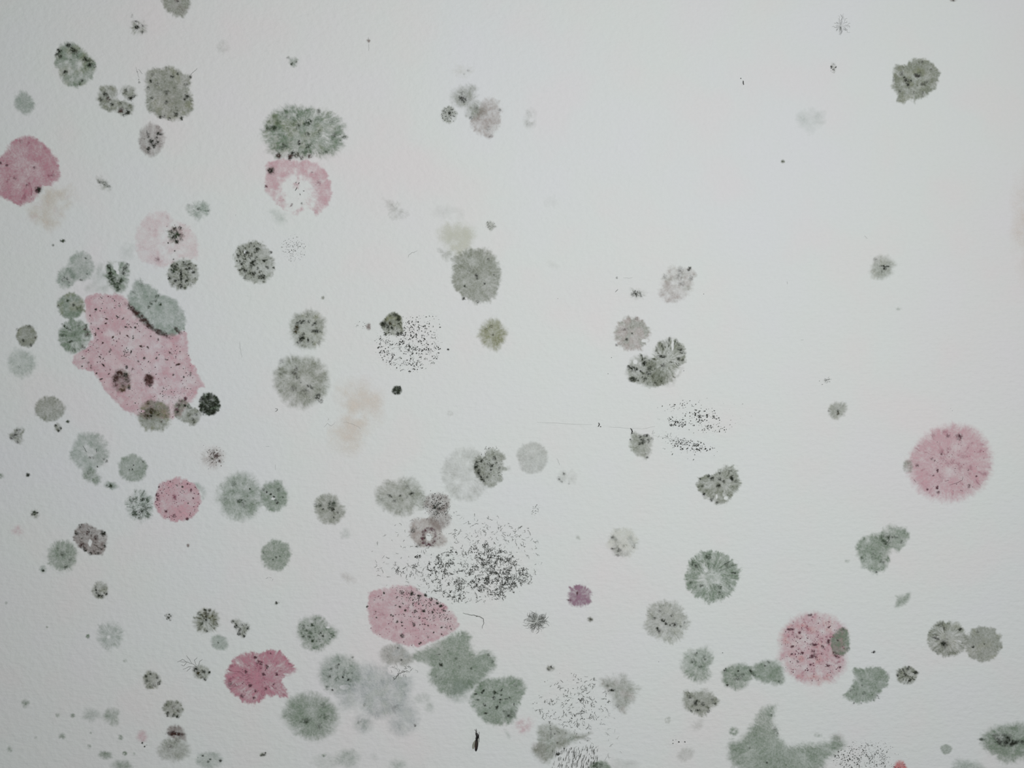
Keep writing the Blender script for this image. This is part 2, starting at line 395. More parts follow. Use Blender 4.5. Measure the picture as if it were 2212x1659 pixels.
# ---------------------------------------------------------------- large pink colonies and what grows on them
P_BIG = [180,640, 196,637, 215,634, 240,636, 265,638, 285,655, 306,690, 337,712, 369,725, 403,712, 406,742, 409,765, 418,790, 432,812, 446,835, 428,842, 424,862, 408,872, 398,888, 388,900, 370,905, 340,905,
         300,902, 278,890, 255,872, 236,858, 226,845, 218,825, 205,810, 190,800, 166,799, 152,772, 170,762, 190,748, 199,728, 190,700, 184,670]
PBP = pts('-', P_BIG)
def big_pink():
    B = pts('B', [840,1225, 1077,1208, 1120,1214, 1155,1216, 1025,1262, 1137,1300, 1288,1290, 965,1297, 838,1388, 1262,1384, 853,1464, 884,1535, 942,1572, 1080,1553, 1130,1572, 1182,1502, 1337,1474, 1520,1530, 962,1362, 912,1140,
                  1003,1122, 820,1060, 770,1110, 1120,1424, 880,1345, 940,1415, 712,1478, 754,1515, 1420,1488, 1450,1430, 1538,1420, 1350,1318, 818,1272, 1232,1478, 930,1610, 865,1655, 825,1605, 1205,1375, 1140,1565, 1480,1617, 1570,1635,
                  1625,1610, 780,1180, 1050,1140, 900,1180, 1020,1030, 965,970, 1090,1285, 700,1545, 780,1550])
    kn = [(x, y, (2.2, 3.2, 1.8, 2.6)[i % 4], .92, 'kkbkb'[i % 5], 1.0 + .5 * (i % 3), 20 * i) for i, (x, y) in enumerate(B)]
    colony('largest pink mould patch, left side of the picture, angular outline, dotted with black', ('p', P_BIG), .5, 'p', edge=4, rough=.02, hair=.8, fil=.1, blot=.32, bs=20, rim=.35, rw=7,
           dk=.3, dc='r', ds=9, dt=.5, tint=('L', .75), clumps=kn, seed=901,
           dots=[(26, 'k', .7, 1.5, pl_disc(273, 765, 8, 14, .7)), (130, 'k', .6, 1.7, pl_poly(PBP, 41, .3)), (170, 'm', .6, 1.5, pl_poly(PBP, 43, .3)), (40, 'k', .6, 1.4, pl_disc(385, 850, 34, 24, .6))])
big_pink()
colony('pink mould cut off by the left edge, deep rose lobes around a paler middle', ('p', [-40,345, 0,342, 17,328, 20,305, 32,295, 55,292, 78,297, 98,309, 112,326, 122,337, 131,365, 128,385, 117,396, 96,403, 84,418, 78,434, 60,442, 45,449, 25,440, 5,428, -40,420]),
       .58, 'P', edge=5, rough=.03, hair=1.4, blot=.2, bs=17, hollow=.1, hr=.5, rim=.12, dk=.6, dc='r', ds=10, dt=.35, clumps=[(1,352,4,.85,'m'),(15,357,3.5,.75,'m'),(46,306,5,.3,'r'),(75,362,4,.5,'m'),(33,385,4,.5,'m'),(58,400,3,.6,'m'),(115,380,5,.3,'r')])
colony('small black-brown mould knot at the lower edge of the rose colony by the left edge', E(84, 410, 10, 9), .35, 'K', edge=7, clumps=[(82,410,7.5,.95),(80,413,4,.9,'m')], blot=.5, name='mould_speck', cat='mould speck')
stain('cream stain below the rose colony at the left edge', ('p', [85,412, 110,400, 150,395, 166,415, 166,445, 150,475, 125,502, 100,500, 70,480, 45,456, 60,444, 80,430]), .32, 'C', tint=('T', .9), edge=16)
def raw_thr(e, o, lift, lines, w, mk='n'):
    V, Fc = [], []
    for P in lines:
        Q = [P[0]]
        for i in range(len(P) - 1):
            for k in range(1, 4): Q.append((P[i][0] + (P[i + 1][0] - P[i][0]) * k / 3 + .5 * math.sin(7.1 * i + 3.3 * k), P[i][1] + (P[i + 1][1] - P[i][1]) * k / 3 + .5 * math.sin(5.3 * i + 2.1 * k)))
        add_thread(V, Fc, Q, w, o, lift)
    ob = raw_mesh('hypha', V, Fc, GRAIN[mk], e); ob['kind'] = 'stuff'
colony('pale pink mould ring with a white heart, under the wide green colony at top', ('p', [575,350, 600,343, 640,344, 690,347, 706,366, 716,395, 719,425, 708,448, 690,462, 683,468, 676,458, 664,452, 650,460, 644,470, 630,464, 612,452, 595,440, 578,425, 569,405, 572,375]),
       .46, 'p', edge=5, rough=.06, hair=1.8, blot=.3, bs=14, hollow=1.1, hr=.62, rim=.1, dk=.4, dc='r', ds=6, dt=.45, clear=[(668,462,12,9)],
       extra=[lambda e, o, l, r: raw_thr(e, o, l, [((638,412),(642,405)), ((645,398),(647,394)), ((655,412),(658,413)), ((648,418),(649,422)), ((639,396),(640,393))], 1.1)],
       clumps=[(575,403,4,.6,'m'),(630,443,4,.7,'m'),(652,440,3,.4,'y'),(675,372,2.5,.5,'m'),(690,395,7,.25,'r')])
colony('small dark knot on the upper left rim of the pale pink ring', E(586, 369, 11, 11), .5, 'B', clumps=[(585,369,7,.9)], edge=7, name='mould_speck', cat='mould speck')
colony('faint pink mould patch behind two dark green colonies, upper left', ('p', [292,495, 305,476, 325,462, 345,458, 368,458, 376,475, 395,485, 410,490, 425,505, 431,530, 431,562, 415,562, 390,562, 370,575, 345,580, 320,572, 298,562, 288,535]),
       .25, 'L', edge=6, rough=.05, hair=1.5, blot=.5, bs=16, rim=.35, hollow=.5, hr=.5, dk=.25, dc='r', ds=6, dt=.5, clumps=[(340,560,6,.35,'m'),(364,525,2,.95),(378,542,1.8,.95),(375,560,2,.9)], dots=[(10, 'm', .6, 1.2, pl_disc(385, 495, 30, 14))])
colony('round pink mould disc left of centre with maroon dots along its rim', E(384, 1079, 51, 48, 12), .6, 'p', edge=4, rough=.04, hair=1, blot=.25, bs=14, rim=.3, rw=8, dk=.35, dc='m', ds=6, dt=.6,
       clumps=[(x/3.95, 800+y/3.95, r, .85, c) for x, y, r, c in [(1345,1062,4.5,'m'),(1350,1100,4,'m'),(1358,992,2.5,'m'),(1512,981,2,'k'),(1560,992,2.5,'k'),(1606,1135,2,'k'),(1420,1200,4,'m'),(1488,1240,4.5,'m'),(1600,1268,4,'m'),(1632,1020,3,'m'),(1650,1090,2.5,'m'),(1490,1080,6,'r'),(1605,967,2.5,'m'),(1455,950,2,'m')]],
       dots=[(70, 'm', .6, 1.6, pl_ring(384, 1079, 51, 48, .72, .95)), (26, 'm', .6, 1.2, pl_disc(378, 1074, 30, 20)), (14, 'k', .7, 1.3, pl_disc(390, 1055, 30, 12))])
colony('deepest rose mould, lobed like a leaf and notched on its right, lower left', ('p', [485,1465, 490,1440, 500,1424, 513,1415, 530,1412, 548,1405, 565,1408, 585,1402, 603,1405, 618,1415, 625,1430, 642,1455, 622,1452, 614,1462, 612,1475, 618,1488, 628,1502, 614,1510, 598,1503, 580,1504, 568,1512, 556,1520, 540,1523, 524,1516, 515,1505, 500,1495, 488,1484]),
       .68, 'P', edge=5, rough=.05, hair=2.8, fil=.35, blot=.25, bs=20, core=.25, cr=.6, dk=.65, dc='r', ds=9, dt=.35, dpol=.7,
       clumps=[(x/3.6144, 1200+y/3.6144, r, .8, 'm', 1.2, i*31) for i, (x, y, r) in enumerate([(1995,795,4),(2030,835,6),(2083,868,4.5),(1920,908,3.5),(1800,1000,5.5),(1955,1015,4),(1890,1095,5),(2000,1055,4),(2160,927,4),(2075,1040,4),(2140,1003,2.6),(1985,1110,3.5),(2110,765,2.5),(2060,925,4)])],
       dots=[(30, 'm', .7, 1.5, pl_disc(555, 1462, 55, 42))])
P_SPK = pts('H', [850,272, 960,262, 1050,236, 1180,225, 1240,262, 1310,310, 1440,370, 1500,430, 1540,480, 1572,552, 1530,590, 1440,640, 1340,680, 1210,722, 1100,690, 975,655, 900,605, 862,570, 845,400])
colony('pink leaf-shaped mould patch peppered with black dots, bottom centre', ('p', [v for p in P_SPK for v in p]), .5, 'p', edge=4, rough=.02, hair=1.3, blot=.22, bs=14, rim=.1, dk=.4, dc='r', ds=6, dt=.5, tint=('P', .35),
       clumps=[(560+x/3.6144, 1200+y/3.6144, r, .9, 'k', 1.2, x) for x, y, r in [(903,345,1.8),(965,346,1.8),(843,398,2.2),(908,438,1.8),(918,484,2),(1065,388,2),(1072,328,2),(1030,463,2),(1045,472,2),(1075,515,4),(1115,522,3),(1117,548,1.8),(1143,428,3),(1215,436,3.4),(1250,488,2),(1294,488,2.2),(1365,485,3.2),(1422,560,2.4),(1362,600,2),(1290,535,2),
               (1320,546,2),(1318,637,2),(1265,678,2.4),(1250,688,2),(1352,443,2.6),(1440,425,3.4),(1280,430,4),(1205,540,4),(1115,625,5),(1425,612,2.2),(1497,570,1.8),(1100,400,3),(1200,370,2.5),(1165,405,1.8),(1190,295,5),(1250,318,5),(1110,290,4),(1300,310,4),(1340,340,4),(1390,370,4),(975,290,2.6),(1420,390,4)]],
       dots=[(170, 'k', .7, 1.6, lambda r: (lambda t, q: (860 + 110 * t + r.gauss(0, 6), 1268 + 66 * t ** 1.35 + abs(r.gauss(0, 13))))(r.random(), 0)), (130, 'm', .6, 1.6, pl_poly(P_SPK, 71, .2)), (60, 'k', .7, 1.7, pl_disc(910, 1318, 55, 32))])
colony('large pink mould disc near the right edge, pale in the middle', E(2052, 1001, 96, 85, -20), .56, 'p', edge=16, rough=.04, hair=2.8, fil=.22, blot=.22, bs=22, hollow=.28, hr=.45, core=0, dk=.5, dc='r', ds=10, dt=.3, dpol=.5,
       clumps=[(1652+x/3.95, 800+y/3.95, r, s, 'm') for x, y, r, s in [(1655,570,8,.7),(1450,772,2.4,.95),(1473,852,2.6,.95),(1473,868,2,.9),(1437,897,2.4,.8),(1425,755,4,.6),(1505,715,3.5,.5),(1468,1000,4,.8),(1385,1015,3,.7),(1300,810,5,.5),(1735,852,2,.8),(1805,903,2.2,.8),(1560,560,5,.4),(1740,985,5,.5),(1480,1040,4,.5)]],
       extra=[lambda e, o, l, r: raw_thr(e, o, l, [pts('O', [1535,945,1570,938]), pts('O', [1575,978,1620,966,1665,948,1688,930,1690,905]), pts('O', [1272,932,1290,955]), pts('O', [1665,1020,1690,1032])], .7, 'm')],
       dots=[(50, 'm', .5, 1.2, pl_disc(2060, 1000, 80, 70))])
colony('pink mould disc at lower right, its right side cut straight, full of maroon flecks', E(1760, 1401, 81, 82), .5, 'p', edge=14, rough=.04, hair=2.0, blot=.3, bs=13, cuts=[(1832, 1400, 1, .05)], dk=.7, dc='r', ds=5.5, dt=.3, dpol=.2, tint=('R', .5),
       clumps=[(1600+x/3.6144, 1200+y/3.6144, r, .85, 'm', el, 0) for x, y, r, el in [(568,695,4.5,1.8),(480,760,3.5,1),(565,785,7,1.3),(445,825,3,1),(400,708,3.5,1),(638,710,4.5,.8),(685,672,5,.8),(680,860,4,1),(522,895,2,1),(525,800,2,1),(390,575,4,2),(440,628,3,1),(540,465,4,1.5),(565,745,4,1.5),(400,770,2.5,1),(635,765,3.5,1),(685,560,2.5,1),(460,600,4,1),(775,868,3,1),(545,850,3,1)]],
       dots=[(190, 'm', .6, 1.6, pl_noise(1755, 1402, 70, 72, 77, 8, .05)), (30, 'k', .6, 1.3, pl_disc(1750, 1405, 50, 50))])
colony('grey green mould wedge on the right side of the flecked pink disc', ('p', [690,700, 700,630, 740,590, 790,550, 835,570, 850,620, 855,700, 850,750, 800,790, 770,800, 730,780, 700,750]), .62, 'G', t='Q', edge=4, rough=.06, hair=1.4, blot=.25, bs=9, dk=.8, dc='k', ds=6, dt=.5,
       clumps=[(757,660,8,.9),(745,775,24,.75,'b',1.5,40),(683,672,16,.85,'m'),(800,575,18,.45,'g'),(840,730,16,.55,'g')])
colony('tiny grey mould at the left rim of the large pink disc', E(1961, 1008, 12, 15), .5, 'Y', edge=5, blot=.3)
colony('small violet mould with a ragged edge, right of the black threads', E(1252, 1287, 28, 25), .66, 'V', edge=5, rough=.1, hair=2.6, fil=.3, blot=.25, bs=9, core=.25, dk=.4, dc='m', ds=6, dt=.5, clumps=[(1247,1281,4,.85,'m',.6),(1230,1296,3.5,.6,'m',2.0)])
colony('tiny pale pink mould at the bottom left with three dots under it', E(307, 1590, 13, 14), .35, 'p', edge=8, blot=.3, clumps=[(308,1605,2.4,.9),(313,1612,2,.9),(317,1609,1.5,.8)])
colony('small pink smudge between the green colony and the bottom threads', E(1135, 1566, 20, 17), .3, 'p', edge=9, rough=.25, hair=2.2, blot=.6, bs=8)
colony('small salmon red mould at the bottom edge, right of the dotted field', ('p', [1926,1665, 1929,1648, 1940,1640, 1952,1643, 1958,1655, 1962,1665]), .65, 'R', edge=6, hair=1.6, rough=.1, blot=.3, bs=8, dots=[(14, 'm', .6, 1.4, pl_disc(1942, 1652, 14, 7))])
colony('faint pinkish mould blur close to the left edge, beside the tiny dark knot', E(38, 1146, 13, 11), .25, 'p', edge=10, blot=.5, bs=8)

# ---------------------------------------------------------------- upper left
colony('smooth grey-brown mould cut off by the top edge with a black centre', ('p', [346,-10, 347,8, 355,24, 368,32, 388,40, 402,33, 412,18, 415,-2, 412,-20, 380,-30, 350,-25]), .52, 'Y', edge=6, rough=.02, blot=.12, rim=.1, tint=('B', .3), clumps=[(381,1,5,.95,'m'),(384,2,3,.95)])
colony('small dark star of mould under the top left, with a tail', E(300, 60, 17, 17), .3, 'Y', edge=9, rough=.35, hair=3.5, fil=.6, blot=.6, bs=8, clumps=[(296,60,6,.9),(294,47,4,.5),(308,56,5,.35),(308,70,4,.45),(286,36,5,.3,'y',.6)])
colony('oval olive mould at upper left, dark knots along its top', ('p', [140,90, 128,98, 120,112, 117,125, 120,145, 130,168, 143,182, 158,193, 172,188, 190,182, 199,172, 209,148, 208,132, 192,118, 178,104, 165,92, 150,88]), .5, 'G', edge=6, rough=.03, hair=1.8, blot=.3, bs=13, hollow=.35, hr=.4, dk=.65, dc='k', ds=7, dt=.45,
       tint=('O', .4), clumps=[(128,110,6,.75),(150,97,7,.75),(157,108,6,.85),(122,118,5,.6),(185,129,7,.65),(194,141,6,.8),(205,143,4,.6),(141,156,6,.65),(177,174,4,.65),(163,112,7,.5),(131,122,5,.6)])
colony('pale smooth green mould drop near the upper left edge', ('p', [48,191, 55,196, 70,205, 76,222, 78,236, 60,252, 42,245, 30,232, 28,215, 38,205]), .42, 'g', edge=7, rough=.03, blot=.15, dk=.15)
colony('three-lobed grey mould left of the square olive colony', ('b', [(233,208,24,27),(279,199,17,17),(268,233,24,18),(243,225,18,18)]), .46, 'Y', edge=6, rough=.06, hair=2.2, blot=.35, bs=10, dk=.8, dc='k', ds=5, dt=.45, tint=('O', .3), clear=[(262,212,6,6)],
       clumps=[(228,205,6,.75),(235,215,6,.7,'b'),(243,226,5,.7),(262,239,7,.85,'b'),(276,243,7,.85),(268,249,4,.8),(283,213,7,.85),(291,208,4,.7),(272,195,4,.5),(218,215,5,.6)])
fibre('thin dark streak left of the square olive colony', [[(294,145),(296,153),(299,162),(301,170)]], 1.0, 'f', dots=[(301,178,3.6),(300,172,2),(297,155,2.2)], cat='mould speck', name='mould_streak')
colony('large square olive grey mould, dark knots on its lower edge', ('p', [312,152, 330,145, 345,150, 366,140, 385,150, 404,158, 414,158, 416,175, 411,195, 420,215, 421,235, 410,248, 394,262, 375,262, 350,257, 330,250, 317,240, 314,220, 312,190]), .55, 'Y', edge=7, rough=.03, hair=2.2, blot=.2, bs=13,
       dk=.6, dc='k', ds=7, dt=.5, tint=('O', .4), clumps=[(347,253,4,.85),(366,257,4,.9),(380,247,6,.6),(392,256,5,.8),(355,252,4,.6),(404,208,6,.75),(398,215,5,.6),(325,175,5,.6),(330,162,4,.5),(372,165,5,.5),(385,160,4,.5),(412,166,4,.6),(360,200,7,.4),(328,212,4,.6),(402,182,5,.5),(360,222,5,.5),(320,190,4,.5),(340,182,5,.35)],
       extra=[lambda e, o, l, r: raw_thr(e, o, l, [((410,164),(418,156),(427,148)), ((308,160),(300,150))], .9, 'f')])
colony('round mauve-grey mould with a black streaky heart under the square olive one', E(327, 302, 31, 37), .38, 'B', edge=6, rough=.04, hair=1.6, blot=.2, dk=.5, dc='k', ds=5, dt=.5, dcore=.6, dpol=.6,
       clumps=[(327,306,7,.95),(321,293,5,.9,'k',.7),(341,288,5,.85,'k',1.2),(347,290,4,.8,'k',1.5),(333,314,6,.8),(321,321,4,.85),(321,328,3,.6),(318,285,3,.7,'k',.5),(340,308,5,.6),(338,298,4,.6)])
colony('very faint grey ring near the top, right of the cut-off colony', E(482, 102, 17), .10, 'y', edge=9, hollow=.6, blot=.7, bs=9)
colony('faint slanted grey mould smear right of the rose colony', E(225, 396, 20, 11, 40), .28, 'Y', edge=10, rough=.3, hair=3, blot=.6, bs=8, clumps=[(215,393,5,.45,'g',1.5,30),(228,398,6,.5,'g',1.5,40),(236,403,4,.4,'g')])
speck('dark green pinpoint with a smaller one below the cream stain', 136, 520, 6, .85, 'K', 4.5, extra=[lambda e, o, l, r: felt_mesh('spore_clump', field(4411, E(115,530,3.2), .6, 'K', edge=3), o, l, e)])
colony('feathery pale green mould above the faint pink patch', ('p', [404,440, 420,436, 440,432, 455,445, 460,452, 450,462, 440,468, 432,482, 425,485, 422,472, 408,465, 400,455]), .36, 'g', edge=8, rough=.1, hair=3.5, blot=.5, bs=8, dk=.4, dc='g', ds=5, clumps=[(430,452,5,.4,'g'),(452,456,4,.45,'g'),(408,442,3,.35,'g')])
colony('dark bristly mould star on the top of the faint pink patch', E(381, 506, 18, 19), .35, 'Y', edge=6, rough=.2, hair=3.6, fil=.8, dk=.9, dc='k', ds=4, dt=.1, dpol=.6, clumps=[(383,508,8,.9,'g'),(374,514,6,.9),(378,494,5,.8),(392,518,4,.9),(382,522,5,.9),(370,500,4,.8),(390,492,4,.7)])
colony('round dark green mould with a black stroke in its middle, below the bristly star', E(395, 593, 36, 34), .5, 'Y', edge=5, rough=.05, hair=1.8, dk=.95, dc='k', ds=4.5, dt=.12, dpol=.3, clumps=[(391,590,8,.9,'k',.45),(392,603,6,.9,'k',.5),(375,584,7,.85,'g'),(366,600,5,.8),(390,618,5,.9),(408,580,6,.7),(418,588,4,.8),(400,570,5,.7),(380,605,5,.8)])
colony('pale green mould disc at the head of the left-hand chain', E(175, 575, 31, 34), .4, 'g', edge=6, rough=.04, hair=1.2, blot=.2, fil=.2, dk=.3, dc='g', ds=6, dt=.6, clumps=[(186,558,3,.5,'g'),(188,592,3,.5,'g'),(176,604,4,.5,'g')])
colony('small green mould disc with tiny black dots, lower left of the pale chain head', E(143, 601, 22, 25), .46, 'g', edge=6, rough=.06, blot=.3, bs=8, dk=.6, dc='k', ds=3.6, dt=.6, clumps=[(138,600,3.5,.7),(146,602,3.5,.8),(136,606,3,.5),(148,610,3,.4)])
colony('dark moss green mould with a bare white chip in its top', ('p', [232,568, 240,563, 255,568, 262,564, 278,570, 283,582, 277,600, 278,615, 272,630, 258,633, 245,628, 232,615, 224,600, 225,582]), .55, 'G', edge=8, rough=.05, hair=1.8, blot=.3, bs=10, dk=.9, dc='g', ds=7, dt=.15, clear=[(251,576,6,10),(255,588,3.5,5)],
       clumps=[(236,576,5,.85),(242,602,9,.85,'g'),(252,612,9,.7,'g'),(238,592,6,.85),(270,580,6,.75),(268,590,5,.8),(262,606,6,.6,'g'),(256,625,6,.7,'g'),(276,572,4,.6)])
stain('pale green haze between the chain head and the moss green mould', ('p', [205,570, 228,560, 232,600, 240,630, 205,632, 180,625, 195,600]), .22, 'g', edge=14)
stain('faint bluish grey smudge above the moss green mould', E(275, 545, 18, 22), .15, 'g', edge=16)
colony('large slanted green mould along the top of the largest pink patch, brown lower rim', ('p', [271,636, 284,622, 291,605, 300,600, 312,608, 322,614, 338,620, 345,633, 382,648, 398,668, 403,690, 401,708, 390,717, 369,729, 345,722, 325,712, 306,696, 295,682, 283,668]), .5, 'g', edge=6, rough=.03, hair=1.6, blot=.25, bs=14, dk=.5, dc='g', ds=6, dt=.6,
       z=1, clumps=[(x, y, r, s, 'b', 1.9, 40) for x, y, r, s in [(283,664,8,.6),(300,680,11,.75),(313,695,10,.65),(326,706,9,.6),(340,716,8,.55),(360,724,7,.5),(385,714,7,.5),(292,672,7,.6),(350,720,8,.5)]] + [(341,640,5,.75,'g'),(337,650,4,.7,'g'),(347,658,5,.6,'g'),(328,655,6,.45,'g'),(322,664,4,.5,'g'),(380,710,4,.6,'g'),(290,632,4,.4,'g'),(306,612,8,.25,'g')])
colony('olive green mould disc on the left rim of the largest pink patch, upper of two', E(153, 661, 31, 31), .56, 'G', z=1, edge=5, rough=.03, blot=.2, rim=.15, dk=.3, dc='g', ds=7, tint=('O', .5), clumps=[(160,659,4,.8),(147,650,4,.55,'g'),(172,666,9,.35,'g'),(127,662,4,.4,'g')])
colony('green disc with dark rays on the largest pink patch left rim, lower of two', E(162, 727, 35, 39), .56, 'G', z=1, edge=5, rough=.03, hair=1.2, fil=.35, blot=.3, rim=.15, dk=.6, dc='g', ds=6, dt=.5, dpol=.8,
       clumps=[(146,708,5,.8,'g',2.6,35),(153,738,4,.75,'g',2.2,-10),(170,702,4,.5,'g',.6),(187,712,6,.6,'b'),(190,722,6,.55,'b'),(180,750,6,.4,'b'),(160,756,4,.55,'g'),(136,724,5,.4,'g',2),(186,704,5,.5,'g')])
colony('small grey mould disc with a darker rim and one black dot near the left edge', E(58, 726, 23, 25), .58, 'Y', edge=4, rough=.05, hair=1, blot=.15, rim=.4, rw=4, tint=('O', .3), clumps=[(52,736,4,.75),(67,745,4,.5),(78,729,3,.5,'b'),(38,712,4,.4),(64,705,5,.35)])
colony('faint grey green mould disc below the dark-rimmed one at the left edge', E(47, 784, 33, 33), .28, 'g', edge=9, rough=.04, blot=.2, clumps=[(42,793,4,.3,'g')])
colony('dark brown mould on the lower left of the largest pink patch', E(263, 823, 22, 26), .5, 'M', z=1.5, edge=6, rough=.12, hair=1.6, blot=.3, dk=.9, dc='b', ds=6, dt=0, tint=('O', .6), clumps=[(260,807,10,.85,'b'),(252,815,7,.85,'b'),(275,822,7,.75,'o'),(280,838,4,.85),(268,832,6,.6,'o'),(248,822,5,.7,'b'),(272,810,6,.8,'k')])
colony('small dark brown mould knot right of the brown one on the largest pink patch', E(323, 820, 12, 16), .6, 'M', z=1.5, edge=5, rough=.15, hair=1.8, dk=.9, dc='b', ds=5, dt=0, clumps=[(322,815,7,.85,'b'),(316,820,4,.8,'b'),(327,824,6,.8,'b'),(325,832,4,.8)])
colony('olive mould disc at the bottom tip of the largest pink patch', E(334, 898, 39, 36), .55, 'Y', z=1.3, edge=6, rough=.04, hair=1.6, fil=.25, blot=.2, core=.2, dk=.5, dc='o', ds=6, dt=.45, tint=('O', .6), clear=[(307,888,7,3)], clumps=[(325,893,11,.65,'o'),(318,900,7,.65,'o'),(330,885,8,.6,'o'),(320,870,6,.45,'o'),(342,892,7,.5,'o'),(327,898,3,.9),(360,900,4,.4),(350,910,3,.5,'b')])
colony('grey dotted mould with a bare white hole, beside the black disc', ('p', [378,870, 388,860, 400,858, 408,866, 412,880, 430,880, 440,900, 430,910, 420,922, 405,918, 392,910, 378,905, 374,888]), .48, 'Y', z=1.3, edge=4, rough=.04, hair=1.6, blot=.3, bs=8, dk=.85, dc='k', ds=4, dt=.4, clear=[(418,868,10,11)],
       clumps=[(401,861,5,.9,'m'),(383,884,6,.7,'m'),(387,875,5,.6,'b'),(400,876,3,.9),(385,891,4,.7),(413,880,3,.6),(417,905,4,.6),(424,895,4,.6),(392,868,4,.6,'m')])
colony('black green mould disc, the darkest, right of the bare white hole', E(452, 873, 24, 26), .75, 'K', z=1.5, edge=4, rough=.05, hair=1.6, blot=.3, dk=.95, dc='k', ds=4, dt=-.15, tint=('G', .6), clumps=[(438,862,6,.9),(452,858,6,.9),(466,872,6,.9),(445,888,6,.9),(462,890,6,.85),(436,878,5,.9),(468,860,4,.85),(452,894,4,.8)])
colony('smooth grey oval mould left of the largest pink patch tip', E(108, 883, 35, 28), .46, 'Y', edge=5, rough=.05, hair=1.6, fil=.2, blot=.12, rim=.25, rw=4)
speck('small dark mould speck under the smooth grey oval', 126, 924, 9, .55, 'Y', 10, clumps=[(121,919,3.5,.75),(131,925,3.5,.8),(127,930,3,.7)])
speck('tiny dark pinpoint right of the speck under the smooth grey oval', 147, 911, 4.5, .6, 'K')
colony('small ragged grey mould at the left edge beside the faint green disc', ('p', [22,935, 35,925, 50,920, 54,932, 48,945, 54,955, 42,966, 35,958, 20,950, 16,942]), .42, 'Y', edge=6, rough=.1, hair=2.2, blot=.4, bs=7, clumps=[(33,940,6,.6,'y'),(26,946,5,.6,'y'),(40,930,5,.5,'y'),(38,955,4,.5,'y')])
colony('large faint green mould disc with a clear middle and two black hairs', E(194, 975, 43, 45, 20), .33, 'g', edge=7, rough=.04, hair=1.6, blot=.3, bs=12, hollow=.5, hr=.35, dk=.4, dc='g', ds=5, dt=.75, clumps=[(231,996,4,.5,'g'),(196,988,4,.4,'g'),(203,989,3,.4),(225,992,4,.4,'g'),(211,1008,1.8,.9)],
       extra=[lambda e, o, l, r: raw_thr(e, o, l, [((209,969),(209,977)), ((180,963),(185,972),(188,977))], .9, 'k')])
colony('twin-lobed small green mould under the faint green disc', ('b', [(193,1024,16,16),(208,1037,13,12)]), .42, 'G', edge=7, rough=.05, blot=.25, dk=.3, dc='g', ds=6, clumps=[(193,1022,6,.3,'g')])
colony('tiny spindle-shaped green mould with a dark core, right of the twin lobes', E(241, 1049, 17, 9, 8), .38, 'g', edge=6, rough=.15, hair=2, clumps=[(239,1049,5,.75,'g'),(243,1051,2.5,.85),(232,1050,4,.4,'g')])
colony('even grey green mould disc with pinpoint dots, left of centre chain', E(287, 1011, 32, 32), .46, 'G', edge=5, rough=.05, hair=1.2, blot=.15, rim=.15, dk=.3, dc='g', ds=5, dt=.7, clumps=[(289,1005,2,.7),(286,1014,2,.9),(310,997,3,.5,'g'),(280,1015,2,.5)])
colony('sandy brown speckled mould above the pink disc left of centre', E(461, 988, 25, 27, 50), .3, 'b', edge=16, rough=.2, hair=2.6, blot=.5, bs=9, dots=[(70, 'b', .6, 1.5, pl_disc(466, 987, 20, 24, .7)), (20, 'f', .6, 1.2, pl_disc(455, 985, 30, 30, .6))], clumps=[(460,976,6,.5,'b'),(468,984,7,.5,'b'),(474,996,5,.45,'b'),(458,992,7,.35,'o')])
colony('big soft green mould disc right of the pink disc, larger of the pair', E(518, 1072, 50, 55), .46, 'G', edge=14, rough=.05, hair=2.4, blot=.25, bs=14, dk=.35, dc='g', ds=8, dt=.4, dcore=.5, clumps=[(521,1082,6,.55,'g',1.8),(505,1045,6,.35,'g'),(540,1056,2,.8),(535,1072,2,.5),(487,1078,5,.25,'g'),(527,1092,7,.3,'g')])
colony('green mould disc dotted black with a pale centre, smaller of the pair', E(592, 1071, 32, 35), .5, 'G', edge=6, rough=.05, hair=1.6, blot=.2, dk=.5, dc='k', ds=4.5, dt=.65, clumps=[(577,1063,3,.85),(585,1067,3,.85),(592,1073,2.5,.8),(599,1086,3.5,.85),(611,1074,2,.8),(570,1057,4,.5,'g'),(603,1058,5,.4,'g'),(584,1086,2,.5),(596,1080,3,.6)], clear=[(590,1077,4,3)])
colony('star-shaped green mould with dark spokes left of the pink disc', E(302, 1092, 33, 35), .32, 'g', edge=9, rough=.08, hair=2.6, fil=.5, dk=.8, dc='g', ds=6, dt=.15, dpol=1, dcore=.6, clumps=[(292,1109,8,.7,'g'),(304,1106,6,.8),(309,1079,5,.8,'k',1.5,-30),(285,1085,4,.6,'g'),(289,1078,4,.5,'g'),(315,1098,5,.5,'g'),(302,1118,5,.6,'g'),(310,1092,4,.5,'g')])
stain('grey green smear touching the right side of the pink disc', ('p', [418,1040, 432,1042, 448,1058, 446,1075, 436,1085, 428,1070]), .35, 'g', edge=9, step=1.3)
colony('grey brown mould disc with dark blotches at left, paired with a green one', ('p', [162,1140, 175,1132, 190,1129, 207,1137, 222,1147, 232,1155, 233,1180, 228,1192, 208,1202, 195,1200, 178,1190, 165,1180, 157,1165]), .52, 'B', edge=4, rough=.04, hair=1.6, blot=.25, dk=.85, dc='k', ds=6, dt=.25, dpol=.4, clear=[(195,1172,4,8)],
       clumps=[(174,1136,5,.7),(166,1152,5,.75),(190,1150,6,.75,'b'),(223,1152,7,.8),(180,1178,8,.75,'b'),(207,1160,6,.55,'b'),(226,1180,4,.7),(195,1196,4,.7),(212,1195,4,.6),(184,1187,5,.7)])
colony('grey green mould disc touching the blotched brown one at left', E(135, 1201, 33, 36), .46, 'G', edge=8, rough=.05, hair=2, fil=.2, blot=.2, dk=.45, dc='g', ds=6, dt=.5, clumps=[(135,1196,7,.4,'g'),(143,1224,5,.55,'g'),(125,1185,3,.4,'g'),(152,1210,5,.35,'g')])
